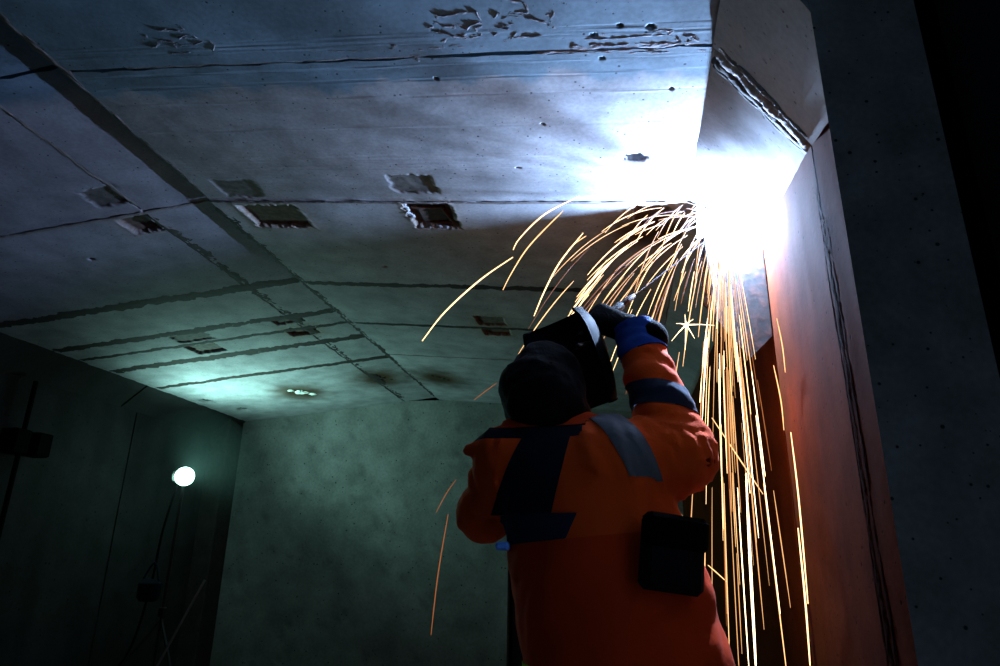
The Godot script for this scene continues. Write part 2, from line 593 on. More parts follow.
func build_ceiling() -> void:
	var root := thing("ceiling", Vector3.ZERO, "cast concrete slab ceiling folded along a ridge, in bays with open joints and rusted weld pockets")
	tag(root, "", "", "", "structure")
	var nr := Vector3(-SLOPE_R, -1, 0).normalized()
	var nl := Vector3(SLOPE_L, -1, 0).normalized()
	# bays between the joints across the vault
	var zr := [-6.34, -4.74, -3.985, -3.285, -2.362, -1.525, 0.2, 3.0]
	for i in zr.size() - 1:
		var z0: float = zr[i] + 0.006
		var z1: float = zr[i + 1] - 0.006
		var st := 0.022 if z0 > -2.5 and z1 < 0.0 else (0.04 if z1 < 0.0 else 0.05)
		if z1 > 0.0: st = 0.09
		if z0 > 0.0: st = 0.4
		var x1 := 0.302
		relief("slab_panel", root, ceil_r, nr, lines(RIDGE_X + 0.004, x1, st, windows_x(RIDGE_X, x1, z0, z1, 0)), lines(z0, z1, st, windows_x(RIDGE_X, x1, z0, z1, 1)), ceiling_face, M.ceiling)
	var zl := [-6.34, -4.87, -4.34, -4.03, -3.80, -3.285, -2.39, -1.525, 0.2, 3.0]
	for i in zl.size() - 1:
		var z0: float = zl[i] + 0.007
		var z1: float = zl[i + 1] - 0.007
		for half in 2:
			var x0: float = [-2.085, -3.80][half]
			var x1: float = [RIDGE_X - 0.012, -2.10][half]
			var st := 0.035 if z1 < 0.0 else 0.1
			if z0 > 0.0: st = 0.4
			relief("slab_panel", root, ceil_l, nl, lines(x0, x1, st, windows_x(x0, x1, z0, z1, 0)), lines(z0, z1, st, windows_x(x0, x1, z0, z1, 1)), ceiling_face, M.ceiling_dimmed if z1 > -3.0 else M.ceiling, 0.03, 0.006)
	# the darker mortar deep in the joints, and the deck above that closes the vault
	var deck := Flat.new()
	for side in 2:
		var at: Callable = [ceil_r, ceil_l][side]
		var xs: Array = [[RIDGE_X - 0.02, 0.9], [-4.3, RIDGE_X]][side]
		var up := Vector3(0, 0.028 if side == 0 else 0.022, 0)
		var q := []
		for e in [[0, -6.9], [1, -6.9], [1, 3.3], [0, 3.3]]: q.append(at.call(xs[e[0]], e[1]) + up)
		deck.prism(q, Vector3(0, 0.25, 0))
	put("joint_mortar", deck.mesh(), M.joint, root)
	# smeared mortar of the first joint: long low beads and pulled ridges
	var y := func(x: float, z: float) -> Vector3: return ceil_r(x, z)
	for b in [[-0.18, 0.10, -1.535, 0.020, 0.0022], [-0.10, 0.30, -1.512, 0.026, 0.0026], [-0.9, -0.28, -1.49, 0.02, 0.0015], [-1.5, -0.5, -1.518, 0.018, 0.0015], [-0.72, -0.45, -1.56, 0.014, 0.0014], [0.06, 0.30, -1.547, 0.016, 0.002], [-0.06, 0.2, -1.485, 0.012, 0.0025]]:
		var pts := []
		for k in 9:
			var x := lerpf(b[0], b[1], k / 8.0)
			pts.append(ceil_r(x, b[2] + 0.008 * noise.get_noise_2d(x * 6.0, b[2] * 90.0)))
		bead("mortar_smear", root, pts, nr, b[3], b[4], M.mortar, b[2] * 10.0 + b[0], 1.3)
	# rough squeezed mortar on the far side of the second joint and dark lines in the far bays
	for b in [[-1.72, 0.30, -2.372, 0.016, 0.0025, 0], [-1.72, -0.1, -3.30, 0.06, 0.002, 1], [-1.7, 0.25, -4.0, 0.04, 0.002, 1]]:
		var pts := []
		for k in 24:
			var x := lerpf(b[0], b[1], k / 23.0)
			pts.append(nr * 0.0065 + ceil_r(x, b[2] + 0.006 * fine.get_noise_2d(x * 9.0, b[2])))
		bead("joint_bead", root, pts, nr, b[3], b[4], [M.mortar_grey, M.mortar_dark][b[5]], b[2] * 3.0, 1.0)
	for b in [[-3.75, -1.77, -2.402, 0.018, 0.003, 0], [-3.78, -1.77, -3.30, 0.09, 0.002, 1], [-3.78, -1.77, -3.81, 0.08, 0.002, 1], [-3.78, -1.77, -4.04, 0.05, 0.002, 1], [-3.78, -1.77, -4.35, 0.10, 0.002, 1], [-3.78, -1.77, -4.88, 0.07, 0.002, 1]]:
		var pts := []
		for k in 24:
			var x := lerpf(b[0], b[1], k / 23.0)
			pts.append(nl * 0.0065 + ceil_l(x, b[2] + 0.012 * fine.get_noise_2d(x * 6.0, b[2])))
		bead("joint_bead", root, pts, nl, b[3], b[4], [M.mortar_grey, M.mortar_dark][b[5]], b[2] * 3.0, 0.9, 0.012)
	# along the vault: the crack by the fold and the pour strip
	for b in [[-1.735, -2.34, -0.9, 0.03, 0.003, 0, 0], [-1.745, -6.2, -2.42, 0.05, 0.0025, 1, 0], [-2.092, -2.36, -0.9, 0.022, 0.003, 0, 1], [-2.07, -6.2, -2.42, 0.07, 0.0025, 1, 1]]:
		var pts := []
		for k in 30:
			var z := lerpf(b[1], b[2], k / 29.0)
			var x: float = b[0] + 0.012 * fine.get_noise_2d(z * 5.0, b[0] * 20.0)
			pts.append((ceil_l(x, z) if b[6] else ceil_r(maxf(x, RIDGE_X + 0.008), z)) + (nr * 0.005 if z < -2.36 else Vector3.ZERO))
		bead("crack_bead", root, pts, nl if b[6] else nr, b[3], b[4], [M.mortar_grey, M.mortar_dark][b[5]], b[0] * 7.0, 1.2, 0.012)
	# spattered lumps of mortar above and left of the welder
	var r := RandomNumberGenerator.new()
	r.seed = 5
	for cl in [[-0.29, -1.41, 7, 0.15], [-1.23, -1.42, 5, 0.10], [0.20, -1.49, 3, 0.06], [-0.44, -1.42, 3, 0.06]]:
		for k in cl[2]:      # ridges that run out from the middle like splashes
			var a: float = TAU * (k + r.randf() * 0.6) / cl[2]
			var d: float = cl[3] * r.randf_range(0.5, 1.2)
			var pts := []
			for m in 5:
				var e: float = a + 0.5 * sin(m * 1.7 + k)
				var f: float = d * (0.12 + 0.88 * m / 4.0)
				pts.append(ceil_r(cl[0] + cos(e) * f * 1.25, cl[1] + sin(e) * f * 0.55))
			bead("mortar_splash", root, pts, nr, 0.014, 0.0026, M.mortar, k * 4.0 + cl[0], 1.5, 0.005)
	for cl in [[-0.29, -1.41, 18, 0.15], [-1.23, -1.42, 14, 0.12], [0.22, -1.50, 6, 0.06], [-1.22, -2.14, 8, 0.08], [-0.05, -1.44, 6, 0.10], [-0.5, -1.5, 6, 0.1]]:
		for k in cl[2]:
			var a := r.randf() * TAU
			var d: float = cl[3] * sqrt(r.randf())
			var p := ceil_r(cl[0] + cos(a) * d * 1.3, cl[1] + sin(a) * d * 0.5)
			var s := r.randf_range(0.3, 1.2)
			lump(root, p, nr, Vector3(0.009 * s * r.randf_range(0.8, 1.6), 0.0015 * s, 0.007 * s), M.mortar, a + r.randf_range(-0.5, 0.5), k * 3.1 + cl[0])
	# rusted bar and plate seen in the weld pocket beside the second joint
	put("anchor_plate", box_mesh(ceil_r(-0.745, -2.50) + Vector3(0, 0.016, 0), Vector3(0.12, 0.012, 0.11), 0.002), M.rust, root)
	for q in [[Vector3(-0.83, 0, -2.44), Vector3(-0.69, 0, -2.44)], [Vector3(-0.70, 0, -2.43), Vector3(-0.675, 0, -2.575)], [Vector3(-0.80, 0, -2.575), Vector3(-0.68, 0, -2.575)]]:
		var a := ceil_r(q[0].x, q[0].z) + Vector3(0, 0.012, 0)
		var b := ceil_r(q[1].x, q[1].z) + Vector3(0, 0.012, 0)
		put("rusty_bar", rod(a, b, 0.007), M.rust_bright, root)
	for k in 22:       # chipped white rim of that pocket
		var t := k / 21.0
		var p := Vector2(lerpf(-0.855, -0.845, t), lerpf(-2.39, -2.59, t)) if k < 12 else Vector2(lerpf(-0.85, -0.665, (k - 11) / 10.0), -2.603)
		lump(root, ceil_r(p.x + r.randf_range(-0.008, 0.008), p.y + r.randf_range(-0.008, 0.008)), nr, Vector3(0.012, 0.006, 0.010) * r.randf_range(0.6, 1.3), M.mortar, r.randf() * TAU, k * 7.7, "chipped_rim")
	# spalled pale patches in the middle of the rust stains
	for s in [[-2.83, -5.56, 0], [-2.03, -5.43, 1], [-1.49, -5.44, 2]]:
		for k in 4:
			var x: float = s[0] + (k - 1.5) * 0.035
			var z: float = s[1] - (k - 1.5) * 0.04
			var left: bool = s[0] < RIDGE_X
			lump(root, ceil_l(x + 0.03 * sin(k * 2.3), z + 0.04 * cos(k * 3.1)) if left else ceil_r(x, z), nl if left else nr, Vector3(0.030 + 0.012 * (k % 2), 0.010, 0.035 + 0.02 * (k % 3)) * ([1.0, 0.6, 0.5][s[2]]), M.bare if s[2] == 0 else M.mortar_dark, k * 1.3, k * 5.0 + s[0], "spalled_patch")

# ------------------------------------------------------------------------------------------------
# haunches (the sloping fillets between ceiling and walls)
# ------------------------------------------------------------------------------------------------
func wall_x(z: float) -> float:
	return 0.508 + 0.06 * clampf(-1.53 - z, 0.0, 0.85)

func haunch_low(z: float) -> float:
	return 2.035 + 0.20 * clampf(-1.53 - z, -0.6, 0.83)

func haunch_at(u: float, z: float) -> Vector3:
	var a := Vector3(0.300, 2.3615, z)
	var b := Vector3(wall_x(z), haunch_low(z), z)
	return a.lerp(b, u)

func haunch_face(u: float, z: float) -> Color:
	var h := -0.030 * u * (1.0 - u) + 0.0007 * noise.get_noise_3d(u * 0.7, z * 1.6, 20.0) + 0.0006 * fine.get_noise_3d(u * 2.5, z * 8.0, 20.0)
	var tone := 0.95 + 0.2 * noise.get_noise_3d(u * 0.5, z * 2.0, 44.0)
	var c := Color(tone, tone, tone)
	if z > -1.53: h += 0.016
	if u > 0.9: c *= Color.WHITE.lerp(Color(0.62, 0.48, 0.38), smoothstep(0.9, 1.0, u + 0.04 * fine.get_noise_2d(z * 20.0, 3.0)))
	c.a = h
	return c

func build_haunches() -> void:
	var root := thing("trim_1", Vector3.ZERO, "sloping concrete haunch between ceiling and right wall, crossed by a thick mortar ridge")
	tag(root, "", "", "", "structure")
	var n := Vector3(-0.56, -0.83, 0.0).normalized()
	for z in [[-6.34, -2.372, 0.1], [-2.352, -1.545, 0.02], [-1.515, -1.17, 0.02]]:
		relief("haunch_panel", root, haunch_at, n, lines(0.0, 1.0, 0.05), lines(z[0], z[1], z[2]), haunch_face, M.haunch, 0.06, 0.003)
	var back := Flat.new()
	back.prism([Vector3(0.36, 2.41, -6.9), Vector3(0.66, 2.30, -6.9), Vector3(0.75, 2.6, -6.9), Vector3(0.36, 2.6, -6.9)], Vector3(0, 0, 10.2))
	put("joint_mortar", back.mesh(), M.joint, root)
	# mortar ridge over the joint: a main roll, a dark undercut roll beside it and pulled edges
	for b in [[-1.535, 0.075, 0.018, 0, 0.0], [-1.572, 0.05, 0.010, 1, 5.0], [-1.505, 0.03, 0.022, 0, 9.0], [-1.60, 0.018, 0.004, 1, 13.0]]:
		var pts := []
		for k in 12:
			var u := k / 11.0
			pts.append(haunch_at(u, b[0] + 0.008 * fine.get_noise_2d(u * 5.0, b[4])))
		bead("mortar_ridge", root, pts, n, b[1], b[2], [M.mortar_grey, M.mortar_dark][b[3]], b[4], 0.35, 0.006)
	var left := thing("trim_2", Vector3.ZERO, "dim concrete haunch between the far left wall and the ceiling")
	tag(left, "", "", "", "structure")
	var f := Flat.new()
	for z in [[-6.34, -4.8], [-4.78, -3.3], [-3.28, -1.55], [-1.53, 3.0]]:
		f = Flat.new()
		f.prism([Vector3(-3.78, 2.36, z[0]), Vector3(-4.05, 2.14, z[0]), Vector3(-4.2, 2.3, z[0]), Vector3(-4.1, 2.5, z[0]), Vector3(-3.78, 2.45, z[0])], Vector3(0, 0, z[1] - z[0]))
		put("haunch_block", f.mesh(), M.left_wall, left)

# ------------------------------------------------------------------------------------------------
# walls and floor
# ------------------------------------------------------------------------------------------------
func wall_r_at(y: float, z: float) -> Vector3:
	return Vector3(wall_x(z), y, z)

func wall_face(y: float, z: float) -> Color:
	var h := 0.003 * noise.get_noise_3d(y * 1.3, z * 1.3, 60.0) + 0.0009 * fine.get_noise_3d(y * 3.0, z * 12.0, 60.0)
	var tone := 0.95 + 0.2 * noise.get_noise_3d(y * 0.9, z * 2.6, 70.0)
	var c := Color(tone, tone, tone)
	# rusty run-off and old drips, streaked downwards, with warm spark light painted in
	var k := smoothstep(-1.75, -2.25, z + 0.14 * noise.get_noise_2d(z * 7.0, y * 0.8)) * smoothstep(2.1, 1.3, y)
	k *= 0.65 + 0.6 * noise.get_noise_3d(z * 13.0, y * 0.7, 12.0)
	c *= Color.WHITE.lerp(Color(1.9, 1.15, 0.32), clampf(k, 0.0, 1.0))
	# dark smear down the joint
	var s := absf(z + 1.535 + 0.02 * noise.get_noise_2d(y * 4.0, 5.0)) - 0.02 - 0.02 * fine.get_noise_2d(y * 9.0, z * 30.0)
	c *= Color.WHITE.lerp(Color(0.55, 0.5, 0.5), 1.0 - smoothstep(-0.01, 0.012, s))
	var d := absf(z + 2.30 + 0.012 * noise.get_noise_2d(y * 5.0, 2.0)) - 0.02
	if y < 1.1: c *= Color.WHITE.lerp(Color(0.3, 0.17, 0.1), (1.0 - smoothstep(-0.01, 0.01, d + 0.02 * fine.get_noise_2d(y * 20.0, z * 30.0))) * smoothstep(1.02, 0.9, y))
	c.a = h
	return c

func far_face(u: float, v: float) -> Color:
	var h := 0.006 * noise.get_noise_2d(u * 1.1, v * 1.1) + 0.002 * fine.get_noise_2d(u * 4.0, v * 4.0)
	var tone := 0.95 + 0.2 * noise.get_noise_3d(u * 0.9, v * 0.9, 31.0) + 0.10 * fine.get_noise_3d(u * 3.5, v * 3.5, 31.0)
	if v > 0.0:
		var crack := absf(fine.get_noise_3d(u * 1.1, v * 1.1, 90.0))
		if crack < 0.02: tone *= 0.75
		# the shutter line near the top
		if absf(v - 1.93 - 0.012 * noise.get_noise_2d(u * 3.0, 1.0)) < 0.012: tone *= 1.25
	var c := Color(tone, tone, tone)
	c.a = h
	return c

func left_face(z: float, y: float) -> Color:
	var tone := 0.85 + 0.35 * noise.get_noise_3d(z * 4.0, y * 0.4, 51.0)
	var c := Color(tone, tone, tone)
	c.a = 0.004 * noise.get_noise_2d(z * 3.0, y * 0.6)
	return c

func wall_back_at(x: float, y: float) -> Vector3:
	return Vector3(x, y, -6.34)

func wall_left_at(z: float, y: float) -> Vector3:
	return Vector3(-4.02, y, z)

func floor_at(x: float, z: float) -> Vector3:
	return Vector3(x, 0, z)

func build_walls() -> void:
	var right := thing("wall_right", Vector3.ZERO, "concrete wall on the right with rusty run-off and painted spark glow, ending at a joint below the weld")
	tag(right, "", "", "", "structure")
	for z in [[-6.34, -2.372, 0.08], [-2.352, -1.545, 0.018], [-1.535, -1.38, 0.018]]:
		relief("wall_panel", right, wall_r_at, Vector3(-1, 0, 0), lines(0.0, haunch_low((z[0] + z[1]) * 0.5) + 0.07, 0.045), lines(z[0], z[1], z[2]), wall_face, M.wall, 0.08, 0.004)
	put("joint_mortar", box_mesh(Vector3(0.70, 1.3, -4.1), Vector3(0.18, 2.6, 5.6), 0.0), M.joint, right)
	for b in [[-1.54, 0.03, 0.0016, 1.0, 0], [-1.515, 0.02, 0.0012, 8.0, 0], [-1.565, 0.016, 0.0012, 15.0, 0]]:
		var pts := []
		for k in 16:
			var y := lerpf(2.02, 0.3, k / 15.0)
			pts.append(Vector3(-0.001, 0, 0) + wall_r_at(y, b[0] + 0.012 * fine.get_noise_2d(y * 4.0, b[3])))
		bead("mortar_smear", right, pts, Vector3(-1, 0, 0), b[1], b[2], M.wall_joint, b[3], 1.2)
	# the near part of the right wall, behind the pier, its shade put into a dark colour
	put("wall_panel", box_mesh(Vector3(0.735, 1.35, 0.98), Vector3(0.2, 2.7, 4.24), 0.0), M.shaded_wall, right)
	# splayed pier that stands out from the wall
	var pier := Flat.new()
	pier.prism([Vector3(0.415, 0, -1.15), Vector3(0.605, 0, -1.15), Vector3(0.72, 0, -1.42), Vector3(0.518, 0, -1.42)], Vector3(0, 2.6, 0))
	tag(put("trim_3", pier.mesh(), M.pillar), "smooth dim concrete pier standing out from the right wall beside the lit panel", "", "", "structure")
	var back := thing("wall_back", Vector3.ZERO, "far concrete wall behind the welder, stained and lit faintly green by the work light")
	tag(back, "", "", "", "structure")
	relief("wall_panel", back, wall_back_at, Vector3(0, 0, 1), lines(-4.05, -1.02, 0.06), lines(0.0, 2.52, 0.06), far_face, M.far_wall, 0.12, 0.0)
	relief("wall_panel", back, wall_back_at, Vector3(0, 0, 1), lines(-0.12, 0.62, 0.06), lines(0.0, 2.52, 0.06), far_face, M.far_wall, 0.12, 0.0)
	relief("wall_panel", back, wall_back_at, Vector3(0, 0, 1), lines(-1.02, -0.12, 0.06), lines(1.45, 2.52, 0.06), far_face, M.far_wall, 0.12, 0.0)
	put("wall_core", box_mesh(Vector3(-1.8, 1.3, -6.85), Vector3(5.2, 2.8, 0.1), 0.0), M.joint, back)
	var door := thing("door_1", Vector3(-0.57, 0, -6.42), "dark steel door set back in the far wall behind the welder")
	tag(door, "", "", "", "structure")
	put("door_leaf", box_mesh(Vector3(0, 0.71, -0.16), Vector3(0.88, 1.42, 0.05), 0.006), M.black, door)
	put("door_handle", rod(Vector3(-0.34, 0.75, -0.13), Vector3(-0.34, 0.92, -0.10), 0.012), M.steel, door)
	var left := thing("wall_left", Vector3.ZERO, "dark concrete wall on the far left with vertical shutter streaks")
	tag(left, "", "", "", "structure")
	for z in [[-6.34, -5.0], [-4.985, -3.5], [-3.485, -1.5], [-1.485, 3.0]]:
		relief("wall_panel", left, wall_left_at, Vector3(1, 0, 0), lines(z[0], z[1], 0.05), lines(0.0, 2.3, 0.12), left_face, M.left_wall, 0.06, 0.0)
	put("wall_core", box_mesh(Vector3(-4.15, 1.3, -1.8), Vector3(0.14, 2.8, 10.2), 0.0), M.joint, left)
	# shallow pilaster in the far left corner
	put("pilaster", box_mesh(Vector3(-3.93, 1.17, -6.22), Vector3(0.2, 2.34, 0.26), 0.01), M.mortar_dark, left)
	tag(put("wall_front", box_mesh(Vector3(-1.8, 1.35, 3.1), Vector3(5.2, 2.8, 0.2), 0.0), M.far_wall), "concrete wall closing the vault behind the viewer", "", "", "structure")
	var fl := relief("floor", self, floor_at, Vector3.UP, lines(-4.1, 0.9, 0.2), lines(-6.6, 3.2, 0.2), far_face, M.floor, 0.15, 0.0)
	tag(fl, "dusty concrete floor of the vault", "", "", "structure")

# ------------------------------------------------------------------------------------------------
# welding arc, steel plate
# ------------------------------------------------------------------------------------------------
func omni(parent: Node, called: String, at: Vector3, color: Color, energy: float, size: float) -> OmniLight3D:
	var l := OmniLight3D.new()
	l.name = called
	l.position = at
	l.light_color = color
	l.light_energy = energy
	l.light_size = size
	l.omni_range = 14.0
	l.omni_attenuation = 2.0
	l.shadow_enabled = true
	parent.add_child(l, true)
	return l

func build_arc() -> void:
	var a := thing("welding_arc_light", ARC, "blinding blue-white welding arc at the haunch joint, source of all the sparks", "welding arc")
	var s := SphereMesh.new()
	s.radius = 0.028
	s.height = 0.056
	s.radial_segments = 24
	s.rings = 12
	put("arc_flame", s, M.arc, a)
	omni(a, "arc_lamp", Vector3.ZERO, Color(0.68, 0.81, 1.0), 16.5, 0.014)

func build_steel_plate() -> void:
	var z := -2.352
	var poly := []
	for p in [[0.335, 2.338], [0.555, 2.205], [0.552, 1.80], [0.47, 1.72], [0.33, 1.93], [0.325, 2.2]]:
		poly.append(Vector3(p[0], p[1], 0) - Vector3(0.42, 2.08, 0))
	var t := thing("steel_plate", Vector3(0.42, 2.08, z), "rusty dark steel gusset plate under the haunch joint, right behind the arc", "steel plate")
	var f := Flat.new()
	f.prism(poly, Vector3(0, 0, -0.014))
	put("plate", f.mesh(), M.rust, t)
	f = Flat.new()
	f.box(Vector3(-0.06, -0.05, 0.004), Vector3(0.012, 0.34, 0.02), Basis(Vector3(0, 0, 1), 0.05), 0.002)
	put("stiffener", f.mesh(), M.rust, t)

# ------------------------------------------------------------------------------------------------
# work light, clutter
# ------------------------------------------------------------------------------------------------
func build_work_light() -> void:
	var at := Vector3(-3.49, 0, -5.02)
	var h := 1.626
	var t := thing("work_light", at, "bright round greenish work light on a thin tripod stand by the far left wall", "work light")
	var s := SphereMesh.new()
	s.radius = 0.074
	s.height = 0.148
	put("lamp_globe", s, M.lamp, t, Vector3(0, h, 0))
	put("lamp_housing", tube(PackedVector3Array([Vector3(-0.12, h - 0.02, -0.02), Vector3(-0.09, h, -0.015), Vector3(-0.075, h, -0.012)]), PackedFloat32Array([0.025, 0.045, 0.055]), 14), M.black, t)
	put("pole", rod(Vector3(0, 0.02, 0), Vector3(0, h - 0.085, 0), 0.013), M.black, t)
	for k in 3:
		var a := TAU * k / 3.0 + 0.4
		put("leg", rod(Vector3(0, 0.55, 0), Vector3(cos(a) * 0.36, 0.012, sin(a) * 0.36), 0.011), M.black, t)
	put("clamp", box_mesh(Vector3(0, 0.60, 0), Vector3(0.05, 0.07, 0.05), 0.006), M.black, t)
	var l := SpotLight3D.new()
	l.name = "lamp_beam"
	l.position = Vector3(0, h, 0)
	l.light_color = Color(0.72, 1.0, 0.94)
	l.light_energy = 3.4
	l.light_size = 0.08
	l.spot_angle = 85.0
	l.spot_angle_attenuation = 1.0
	l.spot_range = 14.0
	l.spot_attenuation = 2.0
	l.shadow_enabled = true
	t.add_child(l)
	l.look_at_from_position(at + Vector3(0, h, 0), at + Vector3(0.75, h + 0.65, -0.10))
	var f := FogVolume.new()
	f.name = "lamp_haze"
	f.shape = RenderingServer.FOG_VOLUME_SHAPE_ELLIPSOID
	f.size = Vector3.ONE * 1.1
	f.position = at + Vector3(0.05, h, 0.0)
	var m := FogMaterial.new()
	m.density = 0.010
	m.albedo = Color(0.8, 0.95, 0.92)
	f.material = m
	add_child(f, true)
	tag(f, "faint dusty haze glowing round the green work light", "haze", "", "stuff")
	tag(put("power_cable", cable([at + Vector3(-0.05, h - 0.05, 0), at + Vector3(-0.10, 1.2, 0.02), at + Vector3(-0.12, 0.75, 0.03), at + Vector3(-0.17, 0.3, 0.1), at + Vector3(-0.3, 0.012, 0.3), at + Vector3(0.4, 0.012, 0.7)], 0.009), M.rubber), "black power cable hanging beside the work light stand", "cable")

func build_clutter() -> void:
	var b := thing("tool_bag", Vector3(-3.53, 0.76, -4.90), "small dark bag hanging on the work light stand", "bag")
	put("bag_body", box_mesh(Vector3(-0.02, 0.0, 0), Vector3(0.17, 0.16, 0.10), 0.03), M.navy, b)
	put("strap", cable([Vector3(-0.09, 0.07, 0), Vector3(-0.03, 0.20, -0.03), Vector3(0.05, 0.07, 0)], 0.008), M.navy, b)
	tag(put("steel_rod", rod(Vector3(-3.38, 0.01, -4.72), Vector3(-3.16, 0.84, -5.0), 0.009), M.steel), "thin steel rod leaning next to the work light stand", "rod")
	for k in 2:
		var p := Vector3(-3.93, 1.72, [-3.80, -3.98][k])
		var t := thing("junction_box", p, ["nearer of two black junction boxes on the left wall", "farther of two black junction boxes on the left wall"][k], "junction box", "junction boxes on the left wall")
		put("box_body", box_mesh(Vector3.ZERO, Vector3(0.12, 0.16, 0.12), 0.008), M.rubber, t)
		put("lid", box_mesh(Vector3(0.065, 0, 0), Vector3(0.012, 0.15, 0.11), 0.004), M.rubber, t)
	tag(put("conduit", rod(Vector3(-3.965, 0.0, -3.89), Vector3(-3.965, 2.15, -3.89), 0.016), M.rubber), "dark vertical conduit running down the left wall between the junction boxes", "pipe")

# ------------------------------------------------------------------------------------------------
# sparks
# ------------------------------------------------------------------------------------------------
func spark(v0: Vector3, t0: float, t1: float, r: float, mat: int, label: String, group: String, drag := 0.6, from := ARC) -> void:
	var pts := PackedVector3Array()
	var rr := PackedFloat32Array()
	var n := clampi(int((t1 - t0) * 60.0) + 4, 5, 14)
	for i in n:
		var q := float(i) / (n - 1)
		var t := lerpf(t0, t1, q)
		var e := (1.0 - exp(-drag * t)) / drag
		pts.append(from + v0 * e + Vector3(0, -1, 0) * 4.9 * t * t * (1.0 - 0.25 * drag * t))
		rr.append(r * (0.35 + 0.65 * sin(PI * clampf(q * 0.9 + 0.08, 0.0, 1.0))))
	var mid := pts[n / 2]
	for i in n: pts[i] -= mid
	var o := put("glowing_spark", tube(pts, rr, 5), M.sparks[mat], self, mid)
	tag(o, label, "spark", group)

func shard(pts: Array, r: float, mat: int, label: String) -> void:
	var c := Curve3D.new()
	for i in pts.size():
		var t: Vector3 = (pts[mini(i + 1, pts.size() - 1)] - pts[maxi(i - 1, 0)]) / 6.0
		c.add_point(pts[i], -t, t)
	c.bake_interval = c.get_baked_length() / 12.0
	var p := c.get_baked_points()
	var mid := p[p.size() / 2]
	var rr := PackedFloat32Array()
	for i in p.size():
		p[i] -= mid
		rr.append(r * (0.4 + 0.6 * sin(PI * clampf(float(i) / p.size() * 0.9 + 0.08, 0.0, 1.0))))
	tag(put("glowing_spark", tube(p, rr, 5), M.sparks[mat], self, mid), label, "spark", "sparks that fly alone, away from the shower")

